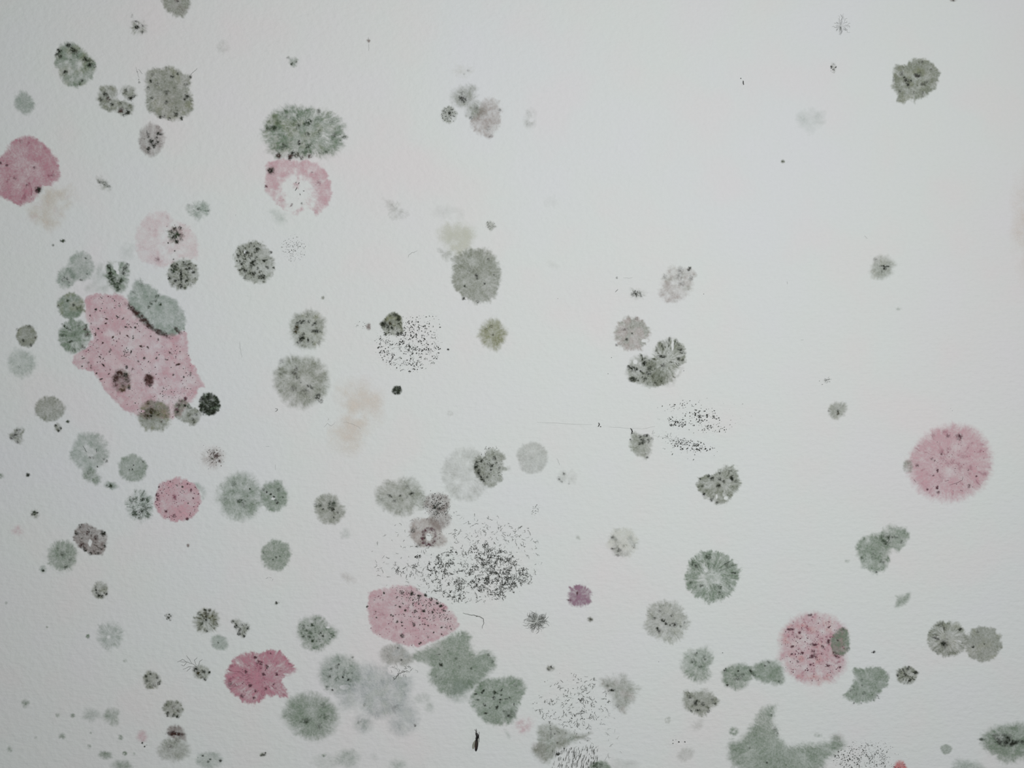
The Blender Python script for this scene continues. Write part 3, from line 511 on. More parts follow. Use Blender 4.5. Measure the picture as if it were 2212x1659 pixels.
speck('small green speck with a dark core below the grey green disc at left', 94, 1230, 10, .35, 'g', clumps=[(94,1232,3.2,.9)])
speck('tiny dark tuft near the left edge, above the faint pink blur', 75, 1110, 11, .4, 'Y', clumps=[(75,1108,5,.8,'g'),(70,1111,3,.8),(81,1108,3,.7)])
speck('tiny black triangle of mould near the left edge', 61, 1026, 5.5, .8, 'K', 4.5, clumps=[(61,1026,3.5,.9)])
speck('faint grey speck touching the left edge', 3, 1028, 6.5, .35, 'G')
speck('tiny brownish speck alone below the pink disc', 407, 1178, 4.5, .45, 'B')
colony('small dark disc with black dots in its lower half, lower left', E(216, 1275, 19, 19), .5, 'Y', edge=4, rough=.05, dk=.7, dc='k', ds=4, dt=.4, tint=('O', .3), clumps=[(208,1268,3,.9),(216,1276,3,.8),(229,1282,4,.9),(215,1287,5,.8),(210,1280,3,.8),(222,1288,4,.7),(208,1274,3,.7)])
speck('tight cluster of black grains alone at lower left', 364, 1332, 9, .25, 'y', clumps=[(358,1329,2.6,.9),(364,1334,3,.9),(368,1339,2.6,.9),(369,1330,2,.8),(361,1337,2,.8),(366,1327,2,.7)])
colony('olive mould with dark veins from its top, lower left', E(447, 1340, 30, 28), .42, 'Y', edge=7, rough=.08, hair=2.6, fil=.4, dk=.8, dc='o', ds=5, dt=.25, dpol=.7, tint=('O', .6), clumps=[(445,1328,7,.85,'o'),(443,1318,4,.85),(453,1318,4,.8,'o'),(446,1340,4,.9,'k',.7),(432,1326,6,.5,'g'),(437,1346,5,.5,'g',2,-30),(461,1330,4,.5,'o'),(447,1364,3,.6),(432,1358,3,.5)])
colony('triangular dotted mould right of the olive veined one, lower left', ('p', [496,1334, 515,1338, 540,1345, 543,1355, 538,1365, 530,1378, 515,1374, 508,1360, 500,1345]), .36, 'Y', edge=6, rough=.06, hair=2, dk=.9, dc='k', ds=4, dt=.35, clumps=[(510,1353,5,.9),(503,1342,4,.75),(518,1359,4,.9),(517,1368,5,.9),(528,1374,3.5,.8),(536,1357,4,.8),(522,1349,3,.7),(532,1349,3,.6)])
colony('smooth pale grey mould drop below the olive veined one', E(474, 1388, 22, 17, 25), .42, 'g', edge=5, rough=.06, hair=1, blot=.15, clumps=[(472,1388,3,.3,'g')])
speck('tiny black speck below the green disc with dots, lower left of centre', 598, 1303, 6, .6, 'K', 4, clumps=[(597,1302,3,.9)])
fibre('few short grey flecks just under the even green disc near lower centre', [[(574,1250),(580,1247)], [(582,1246),(587,1249)], [(590,1250),(589,1254)]], .9, 'f')
colony('faint lobed grey mould at lower left beside a pinpoint', E(238, 1373, 30, 31), .28, 'g', edge=10, rough=.1, hair=3, fil=.4, blot=.3, bs=10, clear=[(235,1376,4,4)])
speck('pinpoint left of the faint lobed grey mould', 190, 1374, 5, .55, 'G')
colony('dark olive mould with branching threads to its upper left, lower left', E(435, 1452, 20, 18, 20), .48, 'Y', edge=5, rough=.08, hair=1.6, dk=.8, dc='k', ds=4.5, dt=.25, tint=('O', .6), clumps=[(423,1445,6,.85),(430,1453,6,.75,'o'),(440,1450,5,.8),(453,1452,3,.9),(443,1467,4,.75),(436,1462,4,.6,'o')],
       extra=[lambda e, o, l, r: raw_thr(e, o, l, [((428,1442),(415,1433),(404,1430),(390,1429)), ((415,1433),(408,1422),(403,1416)), ((404,1430),(395,1424),(384,1430)), ((420,1440),(408,1440),(396,1446)), ((424,1436),(420,1426),(427,1420)), ((404,1430),(398,1438),(392,1436)), ((428,1440),(432,1428),(438,1424)), ((412,1442),(404,1450))], .7, 'y')])
colony('small dense olive disc at lower left, left of the branching threads', E(328, 1469, 21, 20, 15), .52, 'Y', edge=5, rough=.05, hair=1.2, dk=.7, dc='k', ds=4, dt=.3, tint=('O', .5), clumps=[(316,1460,4,.6),(326,1456,3,.8),(343,1476,4,.85),(332,1480,5,.6),(318,1470,4,.6),(340,1463,4,.5)])
colony('small dense grey brown disc above the brown crescent, lower left', E(374, 1531, 23, 20), .48, 'Y', edge=4, rough=.08, hair=1.6, dk=.75, dc='k', ds=4, dt=.3, clumps=[(385,1548,4,.8),(363,1540,4,.7),(362,1546,3,.7),(386,1535,5,.6,'o'),(375,1527,6,.4,'o'),(376,1545,4,.7)])
colony('brown crescent of mould with a dark line across, lower left', ('p', [358,1582, 362,1572, 375,1564, 390,1566, 402,1575, 404,1586, 404,1600, 392,1602, 372,1598, 362,1590]), .45, 'B', edge=6, hair=1.6, blot=.3, dk=.5, dc='b', ds=5, clumps=[(382,1585,7,.9,'b',3.2),(372,1582,6,.5,'b',1.8),(388,1588,6,.6,'b')])
colony('soft grey mould disc below the brown crescent, lower left', E(376, 1619, 37, 27), .4, 'Y', edge=9, rough=.04, blot=.2, fil=.15, clumps=[(368,1614,9,.25,'b'),(381,1601,4,.3,'y')])
colony('faint green mould with dots cut by the bottom edge, right of the soft grey disc', E(452, 1642, 32, 20), .32, 'g', edge=8, rough=.08, hair=2, dk=.5, dc='g', ds=4.5, dt=.45, clumps=[(438,1632,2.5,.8),(477,1643,3.5,.75),(455,1640,3,.5,'g'),(450,1645,3,.5,'g')])
colony('small soft green grey blot at the bottom left, right of a paler one', ('p', [222,1542, 234,1528, 245,1530, 258,1532, 260,1540, 256,1550, 258,1565, 248,1572, 235,1566, 222,1555]), .38, 'G', edge=8, rough=.06, hair=2)
stain('paler blot left of the small soft green grey blot, bottom left', E(196, 1543, 22, 15, 15), .2, 'g', edge=10, step=1.3)
for (x, y, r, a, lab) in [(55,1519,10,.32,'hazy grey speck at bottom left, nearest above the bottom corner'), (125,1545,6,.25,'left one of two faint specks beside the paler green blot'), (157,1545,6,.38,'right one of two faint specks beside the paler green blot'),
                          (134,1590,8,.25,'faint oval speck at bottom left under the two faint specks'), (78,1593,4,.2,'faint upright speck at bottom left, left of the faint oval'), (21,1618,7,.32,'faint brownish speck at the bottom left corner'),
                          (260,1593,6,.38,'round grey speck left of the tiny pink mould at the bottom'), (193,1612,5,.3,'flat faint speck just above the grey dash at bottom left'), (196,1583,3.5,.25,'tiny faint speck under the paler green blot'), (270,1627,5.5,.5,'small dark speck right of the grey dash at bottom left'),
                          (290,1628,4,.2,'very faint pinprick beside the small dark speck at bottom left'), (270,1427,5,.18,'faint pinprick above and left of the small dense olive disc'), (13,1302,4,.2,'faint pinprick at the left edge, level with the lone black grain cluster'), (102,1355,3,.3,'pinprick far left, level with the faint lobed grey mould')]:
    speck(lab, x, y, r, a, 'G', core=.2)
colony('short grey green dash of mould at the bottom left', E(228, 1631, 16, 10), .42, 'G', edge=6, rough=.1, stretch=1)
colony('green blot cut by the bottom edge at far left', E(263, 1654, 24, 14), .36, 'G', edge=10)
speck('small black tuft at the bottom edge, left of the lower centre', 567, 1630, 8, .45, 'Y', 5, clumps=[(569,1630,4,.9,'k',1.4),(563,1631,3,.7),(574,1626,2.4,.6)])
fibre('faint vertical hair left of the grey disc near centre', [[(518,738),(519,750),(521,760),(523,773)]], .7, 'f')
fibre('faint curved hair above the feathery green mould', [[(510,463),(509,466)]], .6, 'f')

# ---------------------------------------------------------------- upper centre
colony('tiny green sprig of mould at the top, above the wide green colony', ('p', [619,122, 625,122, 633,126, 640,121, 646,130, 640,140, 634,147, 628,146, 623,138]), .35, 'G', edge=6, rough=.15, hair=2.6, blot=.5, clumps=[(631,139,4,.6,'g'),(622,125,3,.35,'g'),(640,134,3,.35,'g')])
speck('tiny brown speck with a thin tail near the top', 796, 88, 4.5, .6, 'B', extra=[lambda e, o, l, r: raw_thr(e, o, l, [((796,80),(796,86)), ((797,95),(797,110))], .6, 'f')])
colony('widest green mould, two merged discs with a flat bottom, upper centre left', ('b', [(633,290,68,62),(700,290,48,52),(650,262,45,34)]), .52, 'G', edge=14, rough=.06, hair=4, fil=.35, blot=.3, bs=14, cuts=[(650, 344, 0, 1)], dk=.55, dc='g', ds=9, dt=.3, dpol=.3, tint=('O', .3),
       clumps=[(667,264,8,.75,'g'),(661,268,6,.5,'g'),(592,277,6,.75,'g'),(586,279,10,.3,'g',2),(665,290,6,.7,'g'),(646,309,5,.85,'k',.6),(645,271,6,.45,'g'),(614,314,7,.55,'g'),(602,337,7,.8,'b'),(628,338,7,.75,'b'),(643,335,7,.75,'o'),(634,331,6,.6),(669,337,6,.6,'b'),(689,240,6,.5,'g'),(665,317,6,.5,'g'),(722,292,6,.45,'g'),
               (620,253,4,.45,'g'),(744,297,5,.5,'g',1.5),(705,328,6,.35,'g'),(608,320,6,.5,'g'),(690,285,5,.35,'g',.6),(716,263,5,.3,'g'),(627,343,4,.8),(652,342,5,.6,'b')])
colony('faint ragged beige mould above the grey trio, upper centre', E(1000, 155, 22, 17), .16, 'c', edge=12, rough=.3, hair=4, blot=.6, clumps=[(1012,153,4,.15,'y'),(1003,160,3,.12,'y')])
colony('soft grey mould with a dark smudge in its middle, upper centre', ('b', [(1002,210,31,26),(1028,238,24,23),(1018,192,14,12)]), .42, 'Y', edge=14, rough=.06, hair=2.8, blot=.3, clumps=[(1000,214,8,.45,'y'),(1002,218,5,.75,'k',1.5),(998,202,5,.35,'y'),(1029,234,6,.35,'y'),(1017,255,5,.35,'y'),(995,212,6,.4,'k')])
colony('small black-dotted disc at the lower left of the soft grey mould', E(970, 248, 18, 20), .42, 'Y', edge=4, rough=.06, hair=1.6, dk=.85, dc='k', ds=3.4, dt=.35, clumps=[(971,244,4,.95),(975,237,3,.7),(962,243,2.5,.7),(966,258,2.5,.6)], dots=[(60, 'k', .6, 1.3, pl_disc(970, 248, 16, 18, .6))])
colony('pale mauve grey mould at the lower right of the soft grey one', ('p', [1035,215, 1055,210, 1075,212, 1085,230, 1085,250, 1082,275, 1070,292, 1058,302, 1045,295, 1030,290, 1018,275, 1015,260, 1030,245]), .33, 'b', edge=7, rough=.05, hair=2.4, blot=.35, bs=10, clumps=[(1060,295,5,.3,'b'),(1055,278,6,.2,'b'),(1080,238,4,.3,'y')])
colony('faint grey smudge right of the pale mauve mould', ('b', [(1146,246,11,13),(1144,265,17,14)]), .2, 'y', edge=13, blot=.5, bs=9, clear=[(1148,260,5,4)])
stain('faint grey green stain under the pale pink ring', ('p', [582,450, 605,448, 625,470, 615,488, 598,482, 585,470]), .18, 'g', edge=13)
spore_field('faint scatter of grey dots under the pale pink ring', 633, 538, [('d', 110, 'f', (pl_disc(634, 536, 27, 30, .6), .6, 1.5)), ('d', 20, 'y', (pl_disc(636, 536, 14, 18), .7, 1.5))])
colony('dark dotted round mould, grey with a black star in it, left of centre', ('p', [516,530, 528,525, 545,520, 560,522, 575,528, 584,542, 588,552, 598,575, 592,592, 580,605, 565,610, 550,616, 535,612, 520,600, 510,585, 505,568, 508,550, 500,560, 506,545]), .42, 'Y', edge=5, rough=.04, hair=2.2, dk=.95, dc='k', ds=4.6, dt=.18,
       dpol=.25, blot=.3, clear=[(530,545,4,4)], clumps=[(547,569,7,.95),(552,560,5,.9,'k',.5),(534,546,5,.9),(555,540,6,.85),(542,577,5,.85),(571,564,3,.9),(522,570,4,.8),(578,578,4,.7),(592,579,3,.8),(548,590,6,.75),(562,598,6,.8),(570,600,5,.85),(530,585,5,.6),(515,552,4,.7),(585,545,4,.6),(528,600,4,.5),(540,555,4,.7),(558,580,4,.7)])
colony('faint slanted grey smear, upper centre, right of the pink ring', ('p', [828,425, 842,432, 860,440, 880,452, 895,462, 880,470, 858,480, 845,472, 838,452, 825,435]), .2, 'y', edge=12, rough=.15, hair=3.5, blot=.6, bs=9)
stain('faint grey wash above the yellowish stain, upper centre', ('p', [925,450, 960,435, 1000,448, 1000,478, 960,480, 930,475]), .1, 'y', edge=20)
stain('pale yellowish stain above the tall grey mould', ('p', [945,500, 965,480, 1000,478, 1025,495, 1032,520, 1010,545, 985,556, 960,540, 940,520]), .5, 'c', edge=18)
colony('small grey tuft at the upper left of the tall grey mould', ('p', [940,532, 960,535, 972,542, 975,560, 965,566, 952,552]), .25, 'Y', edge=9, hair=3, rough=.2)
colony('faint dotted grey speck above the tall grey mould', E(1060, 487, 11, 11), .25, 'Y', edge=5, rough=.2, dk=.4, dc='y', ds=3.5, dt=.4, dots=[(16, 'y', .6, 1.3, pl_disc(1060, 487, 11, 11))])
fibre('thin curled hair left of the tall grey mould', [[(882,556),(883,551),(890,546),(896,545),(902,541)]], .9, 'f')
colony('tall oval grey mould near the centre top, finely frayed all round', ('p', [975,556, 990,545, 1005,538, 1020,537, 1040,532, 1055,533, 1068,545, 1078,560, 1085,585, 1086,605, 1080,625, 1075,640, 1062,652, 1045,658, 1025,655, 1005,648, 990,635, 978,615, 972,600, 978,575]), .5, 'Y', edge=7, rough=.02, hair=3, blot=.18, bs=18,
       dk=.4, dc='k', ds=5, dt=.6, clumps=[(1030,595,5,.6,'y'),(1031,602,3,.6),(1002,646,4,.65),(1032,652,4,.55),(1047,613,3,.6),(1004,618,3,.5),(1018,582,9,.25,'y'),(1055,560,4,.4),(1067,594,2,.6)])
speck('pinpoint alone above the olive spotted disc', 697, 643, 4, .5, 'y')
colony('olive grey disc with a black crescent at its lower left, left of centre', E(665, 712, 42, 45), .45, 'Y', edge=10, rough=.04, hair=2.4, blot=.2, dk=.7, dc='k', ds=6, dt=.4, tint=('O', .45),
       clumps=[(641,708,7,.75,'o'),(638,716,6,.7,'o'),(651,730,7,.9),(648,737,5,.8,'k',1.5,-30),(666,735,5,.9,'k',.5),(653,695,7,.6,'k',1.8,-10),(680,700,5,.65,'k',1.6,-40),(685,716,7,.5,'k',2,0),(668,694,4,.45),(690,740,5,.4),(642,698,4,.6),(655,722,5,.6)])
speck('small mauve speck left of the field of black dots', 796, 706, 6, .55, 'B', 8)
colony('dark olive ragged disc standing on the field of black dots', ('p', [833,681, 845,674, 860,675, 870,683, 873,700, 872,715, 868,722, 855,727, 843,722, 833,725, 824,712, 820,698, 828,690]), .6, 'Y', z=1.2, edge=4, rough=.05, hair=1.6, dk=.85, dc='k', ds=5, dt=.15, tint=('O', .6),
       clumps=[(830,700,8,.95),(837,706,5,.95),(843,698,5,.9,'o'),(859,720,4,.95),(867,720,3.5,.9),(852,682,4,.6),(833,722,3,.8),(847,708,4,.8),(862,690,4,.5)])
spore_field('round field of scattered black dots near the centre', 885, 745, [('d', 520, 'k', (pl_noise(884, 748, 68, 56, 31, 7, -.1, .7), .6, 2.2)), ('d', 330, 'f', (pl_disc(882, 745, 74, 62, .55), .5, 1.3)),
      ('d', 45, 'y', (pl_disc(915, 700, 42, 22, .5), .7, 1.9)), ('t', 45, 'y', (pl_disc(885, 745, 66, 55, .5), .7, (4, 10))), ('d', 16, 'y', (pl_disc(780, 702, 14, 10), .5, 1.3))])
speck('tiny black grain right of the field of black dots', 968, 755, 2.8, .95, 'N')
colony('yellowish olive disc with a tiny dark eye, right of the field of dots', E(1064, 723, 32, 36), .5, 'O', edge=10, rough=.04, hair=2, blot=.15, fil=.2, dk=.3, dc='o', ds=6, clumps=[(1064,723,3.5,.75,'o'),(1061,705,4,.55,'o'),(1050,712,5,.2,'o')])
colony('big grey cloud-like disc left of centre, below the olive spotted disc', ('p', [605,780, 622,770, 640,765, 665,768, 690,775, 705,790, 714,815, 712,835, 705,850, 695,868, 675,880, 655,886, 635,884, 615,872, 600,855, 590,835, 587,815, 595,795]), .44, 'Y', edge=12, rough=.02, hair=2.2, blot=.3, bs=16, fil=.2, dk=.4, dc='k', ds=7, dt=.55,
       clumps=[(636,805,8,.45,'y'),(643,815,5,.5),(650,826,2,.9),(686,857,7,.75),(694,866,6,.5,'y'),(670,835,5,.5,'k',1.8,35),(640,795,6,.35,'y'),(608,780,6,.35,'y'),(660,845,10,.25,'y'),(635,840,8,.3,'y')])
stain('large pale cream stain right of the grey cloud-like disc', ('p', [725,820, 770,815, 810,825, 830,860, 820,905, 795,940, 775,985, 730,980, 710,950, 735,900, 715,860]), .45, 'W', edge=34)
fibre('faint broken brown line crossing the cream stain', [[(700,923),(708,914),(716,921),(724,912)], [(742,912),(752,913),(764,917),(774,922),(780,927)], [(708,908),(711,904)]], .8, 'f')
colony('small black green disc under the field of dots', E(858, 843, 11, 11), .8, 'K', edge=3, rough=.1, dk=.95, dc='k', ds=3.5, dt=-.2, clumps=[(851,843,4,.9),(862,837,4,.9),(860,849,4,.9)])
fibre('tiny dark angle-shaped fibre below the grey cloud-like disc', [[(595,882),(600,884),(599,887),(595,889)]], 1.0, 'k')
colony('very faint small ring right of the cream stain', E(973, 893, 7.5, 6), .2, 'y', edge=5, hollow=.6)
fibre('tiny faint dash above the centre, right of the centre line', [[(595,1003),(595,1015)], [(574,964),(583,965)]], .6, 'f')
stain('barely visible grey smudge in the upper middle of the wall', E(1192, 434, 18, 16), .07, 'y')
stain('barely visible smudge between the tall grey mould and the right-hand colonies', E(1190, 572, 26, 10, 20), .07, 'y')
stain('faint peach lens cast, painted as a tint at the right edge', E(2225, 480, 45, 130), .3, 'W', edge=50)  # lens colour cast put into a tinted sheet over the wall

# ---------------------------------------------------------------- centre
colony('very faint large grey disc, overlapped by the dark-edged one at centre', E(1006, 1026, 53, 60), .19, 'y', edge=8, rough=.04, hair=2, fil=.35, blot=.3, rim=.35, hollow=.35)
colony('grey heart-shaped mould with a black left rim at the centre', ('p', [1024,992, 1030,984, 1044,986, 1047,974, 1050,965, 1068,968, 1085,974, 1092,990, 1088,1005, 1098,1012, 1086,1022, 1087,1035, 1075,1048, 1058,1056, 1045,1048, 1035,1034, 1026,1020, 1020,1006]), .45, 'Y', z=1, edge=5, rough=.03, hair=2.2, blot=.2, dk=.8, dc='k', ds=3.8, dt=.4,
       clumps=[(1028,1008,6,.9,'k',.7),(1034,1020,7,.95,'k',.6,20),(1041,1033,6,.95,'k',1.5,50),(1040,995,4,.85),(1068,990,5,.75),(1062,1006,5,.75),(1079,1010,3,.8),(1053,1030,3,.6),(1056,1002,4,.6),(1030,998,4,.7),(1060,1015,3,.6),(1072,1000,3,.6)], dots=[(90, 'k', .5, 1.3, pl_disc(1058, 1006, 34, 34, .6)), (16, 'y', .6, 1.2, pl_disc(1062, 968, 16, 5))])
stain('tiny faint dotted smudge touching the right of the heart-shaped mould', E(1098, 1012, 7, 7), .3, 'y', edge=6, step=1.2)
colony('pale even grey disc right of the heart-shaped mould', E(1150, 989, 35, 36), .26, 'y', edge=5, rough=.02, hair=1, fil=.2, blot=.15, bs=14, rim=.15, clumps=[(1148,989,4,.1,'y')])
colony('lobed grey green mould above the brown ring, lower centre', ('b', [(848,1072,40,36),(880,1060,36,30),(868,1085,38,30),(905,1080,22,22)]), .42, 'Y', edge=10, rough=.05, hair=2.8, blot=.2, fil=.2, dk=.5, dc='k', ds=5, dt=.6, clumps=[(864,1070,3,.85),(842,1071,4,.6,'k',1.6,30),(890,1066,5,.55,'k',1.5,-20),(852,1082,5,.4),(824,1078,4,.4),(880,1074,3,.4),(880,1052,6,.25,'y')])
colony('brown-grey mould with a dense heart of black dots, lower centre', ('b', [(945,1090,29,28),(950,1120,25,30)]), .4, 'B', z=1, edge=7, rough=.05, hair=2, dk=.5, dc='k', ds=3.6, dt=.55, clumps=[(940,1095,6,.75),(943,1108,5,.7),(950,1098,4,.6),(936,1072,4,.5)], dots=[(210, 'k', .6, 1.6, pl_disc(944, 1092, 29, 27, .75)), (40, 'b', .6, 1.3, pl_disc(940, 1085, 34, 30, .4))])
colony('brown pink mould with a maroon ring around a bare centre, lower centre', ('b', [(920,1150,36,33),(945,1165,22,18),(905,1140,20,22)]), .42, 'b', z=1.4, edge=5, rough=.05, hair=1.6, blot=.25, dk=.35, dc='b', ds=4.5, dt=.5, clear=[(927,1160,7,8)],
       clumps=[(915,1155,6,.8,'m',.6),(913,1163,5,.8,'m'),(920,1145,6,.65,'m',1.6,-20),(933,1143,6,.5,'m',1.6,20),(941,1155,6,.5,'m',.6),(938,1170,6,.55,'m'),(925,1176,6,.65,'m',1.5),(915,1171,5,.7,'m'),(892,1146,6,.5,'y'),(905,1178,6,.5,'y'),(918,1162,3,.7,'k')], dots=[(34, 'm', .5, 1.2, pl_ring(927, 1160, 19, 20, .5, 1))])
colony('grey green disc with a dark core, lower left of centre', ('p', [682,1080, 692,1068, 712,1064, 728,1072, 735,1085, 747,1095, 748,1112, 738,1125, 720,1136, 702,1132, 685,1122, 680,1108, 675,1095]), .46, 'Y', edge=6, rough=.03, hair=1.8, blot=.2, dk=.45, dc='k', ds=5, dt=.5, dcore=.5, clumps=[(717,1089,9,.55,'g'),(719,1100,5,.75),(686,1091,7,.55,'g',1.8),(698,1100,2.5,.9),(730,1106,3,.7),(722,1117,3,.5),(712,1096,5,.5,'g')])
speck('faint grey disc below the dark-cored grey green disc', 745, 1152, 13, .2, 'g', core=0, blot=.3)
colony('even sage green disc with pinpoints, alone at lower left of centre', E(596, 1199, 34, 35), .54, 'G', edge=6, rough=.04, hair=1.6, blot=.12, bs=18, dk=.3, dc='k', ds=4.5, dt=.7, clumps=[(597,1204,2.4,.7),(605,1202,2,.6),(590,1209,2,.5),(570,1195,3,.4,'g')])
NX = pl_cell(1025, 1240, 112, 60, 91, 15, .26, .5)
NY = pl_cell(1075, 1240, 62, 48, 95, 11, .3, .6)
spore_field('large web of black branching threads at bottom centre', 1020, 1215, [('t', 330, 'k', (NX, .8, (3, 9))), ('t', 260, 'y', (NX, .8, (3, 10))), ('t', 150, 'k', (NY, .9, (3, 9))), ('t', 120, 'y', (NY, .8, (3, 9))),
      ('t', 190, 'y', (pl_cell(985, 1205, 185, 96, 92, 17, .2, .5), .7, (3, 10))), ('t', 110, 'f', (pl_disc(985, 1205, 188, 100, .45), .7, (3, 9))), ('t', 110, 'y', (pl_cell(1065, 1165, 95, 45, 93, 14, .22, .5), .75, (4, 10))),
      ('d', 420, 'k', (NX, .6, 2.2)), ('d', 200, 'k', (NY, .7, 2.4)), ('d', 260, 'f', (pl_disc(1020, 1225, 150, 80, .5), .5, 1.3)),
      ('d', 50, 'k', (pl_disc(1052, 1256, 6, 7), .7, 1.9)), ('d', 110, 'y', (pl_disc(993, 1262, 12, 15), .7, 1.6)), ('d', 40, 'k', (pl_disc(1049, 1178, 7, 7), .6, 1.8)), ('d', 30, 'k', (pl_disc(904, 1202, 8, 4), .6, 1.8)),
      ('t', 50, 'k', (pl_cell(885, 1230, 32, 12, 96, 8, .35), .8, (3, 9))), ('t', 40, 'y', (pl_disc(1135, 1250, 13, 14, .6), .7, (3, 9)))])
fibre('dark hooked thread hanging below the web of black threads', [[(1000,1324),(1015,1328),(1025,1329),(1036,1332),(1044,1336),(1045,1345),(1041,1357)]], 1.3, 'y', dots=[(1030,1331,2)])
colony('faint mauve smudge left of the web of threads', ('p', [730,1235, 745,1232, 760,1245, 775,1255, 765,1262, 745,1256, 735,1248]), .2, 'b', edge=12, rough=.2, hair=2.4)
def star_thr(e, o, lift, r, x, y, rx, ry, n, mk='y', w=.7):
    V, Fc = [], []
    for _ in range(n):
        t = r.random() * 6.2832; q0 = .05 + .5 * r.random(); q1 = min(1.05, q0 + .2 + .4 * r.random()); P = []
        for k in range(5):
            q = q0 + (q1 - q0) * k / 4; tt = t + .12 * math.sin(k * 1.7 + t * 5); P.append((x + rx * q * math.cos(tt) + r.uniform(-.8, .8), y + ry * q * math.sin(tt) + r.uniform(-.8, .8)))
        add_thread(V, Fc, P, w * r.uniform(.6, 1.3), o, lift)
    ob = raw_mesh('hypha', V, Fc, GRAIN[mk], e); ob['kind'] = 'stuff'
colony('bristly grey starburst of fine threads, right of the speckled pink leaf', E(1158, 1341, 20, 17), .22, 'Y', edge=12, rough=.15, hair=4, extra=[lambda e, o, l, r: star_thr(e, o, l, r, 1158, 1342, 29, 25, 150, 'y', .5)])

# ---------------------------------------------------------------- right half
colony('pale brown-grey mould with a black knot at its upper right', ('p', [1440,582, 1450,572, 1470,575, 1490,576, 1505,585, 1500,605, 1498,625, 1488,640, 1470,652, 1450,655, 1430,650, 1420,635, 1425,612, 1430,595]), .27, 'b', edge=8, rough=.04, hair=2.6, blot=.45, bs=10, tint=('Y', .6), clumps=[(1490,579,4,.85),(1487,583,4,.5),(1469,583,7,.3,'y'),(1468,598,9,.25,'y'),(1435,597,7,.2,'y'),(1492,601,6,.3,'y'),(1472,612,8,.22,'y')])
colony('small dark star of mould left of the pale brown-grey one', E(1376, 635, 17, 14), .16, 'Y', edge=11, rough=.3, hair=4, fil=.8, clumps=[(1374,636,3.5,.95),(1371,629,3,.6),(1382,634,4,.5),(1385,640,3,.45),(1366,638,4,.3)], extra=[lambda e, o, l, r: star_thr(e, o, l, r, 1376, 635, 14, 11, 24, 'y', .6)])
fibre('round black grain with a faint line, left of the small dark star', [[(1346,600),(1356,601),(1367,600)]], .6, 'f', dots=[(1332.5,600,3.2)])
fibre('short grey curl under the round black grain', [[(1329,631),(1332,628),(1335,625)]], .9, 'y')
colony('round beige-grey mould above the merged rayed pair, right of centre', ('p', [1340,690, 1355,683, 1375,682, 1390,690, 1400,705, 1410,715, 1404,728, 1402,740, 1390,755, 1372,759, 1352,757, 1335,748, 1328,735, 1323,718, 1332,705]), .4, 'b', edge=6, rough=.03, hair=2.6, fil=.2, blot=.18, tint=('Y', .8), dk=.25, dc='y', ds=5, dt=.6, clumps=[(1365,720,2,.8),(1354,733,4,.5,'y'),(1375,688,4,.35,'y'),(1348,712,5,.35,'b',1.8),(1332,745,4,.3,'y')], clear=[(1393,736,8,4)])
colony('rayed grey mould, upper right lobe of the merged pair right of centre', ('b', [(1446,766,36,36),(1428,800,34,32)]), .46, 'Y', edge=6, rough=.04, hair=2.6, fil=.5, blot=.2, dk=.75, dc='k', ds=5, dt=.35, dpol=.8, clumps=[(1446,733,5,.6,'k',.6),(1462,738,4,.6,'k',1.5,60),(1470,755,5,.6,'k',1.6,20),(1474,762,4,.6,'k',2,10),(1428,770,5,.7,'k',2.2),(1466,775,4,.6),(1444,745,4,.6,'k',.5),(1432,790,6,.5,'y'),(1466,745,3,.6),(1430,818,6,.4,'y')], clear=[(1453,745,3,12)])
colony('dark knotted grey mould, lower left lobe of the merged pair right of centre', ('b', [(1388,800,36,33),(1410,815,34,23)]), .46, 'Y', z=.6, edge=6, rough=.05, hair=2.4, blot=.3, dk=.85, dc='k', ds=5, dt=.25, clumps=[(1367,796,7,.75,'k',1.4,20),(1391,785,6,.85),(1389,775,4,.7),(1384,801,3,.95),(1400,806,6,.7),(1402,795,5,.6),(1365,820,6,.8,'k',1.4,-20),(1367,816,4,.7),(1386,768,3,.6),(1357,792,4,.6),(1394,818,5,.5),(1375,797,4,.7)], clear=[(1372,782,5,5)])
stain('thin grey fringe at the lower right of the merged pair', ('p', [1430,835, 1455,815, 1470,800, 1475,790, 1465,820, 1445,838]), .2, 'y', edge=9, step=1.5)
colony('small grey mould with dark top, left of the two black dot fields', ('p', [1362,940, 1365,930, 1380,935, 1395,938, 1411,938, 1412,955, 1409,975, 1402,990, 1390,992, 1375,985, 1364,972, 1357,958]), .42, 'Y', edge=6, rough=.03, hair=2, blot=.25, dk=.7, dc='k', ds=4, dt=.5, clumps=[(1388,953,7,.75),(1382,958,4,.75),(1396,941,5,.7,'k',1.7),(1408,948,4,.6,'y'),(1382,943,4,.6),(1400,952,5,.6,'y'),(1398,988,3,.6),(1362,950,3,.5)], tint=('O', .3))
fibre('black curved grain on the top edge of the small grey mould', [[(1362,925),(1365,929),(1366,933),(1364,938)]], 2.2, 'n')
fibre('black curved grain alone left of the small grey mould', [[(1293,913),(1295,917),(1292,922)]], 1.8, 'n', dots=[(1297.5,921.5,1.5)])
fibre('faint straight crease in the paint across the middle right', [[(1160,912),(1220,915),(1280,918)], [(1315,922),(1345,924),(1385,926)], [(1385,927),(1415,921)], [(1410,940),(1450,948),(1500,953)]], .55, 'x')
def pl_rot(x, y, rx, ry, rot, bias=.6):
    a = math.radians(rot)
    def f(r):
        t = r.random() * 6.2832; q = r.random() ** bias; u, v = rx * q * math.cos(t), ry * q * math.sin(t); return (x + u * math.cos(a) - v * math.sin(a), y + u * math.sin(a) + v * math.cos(a))
    return f
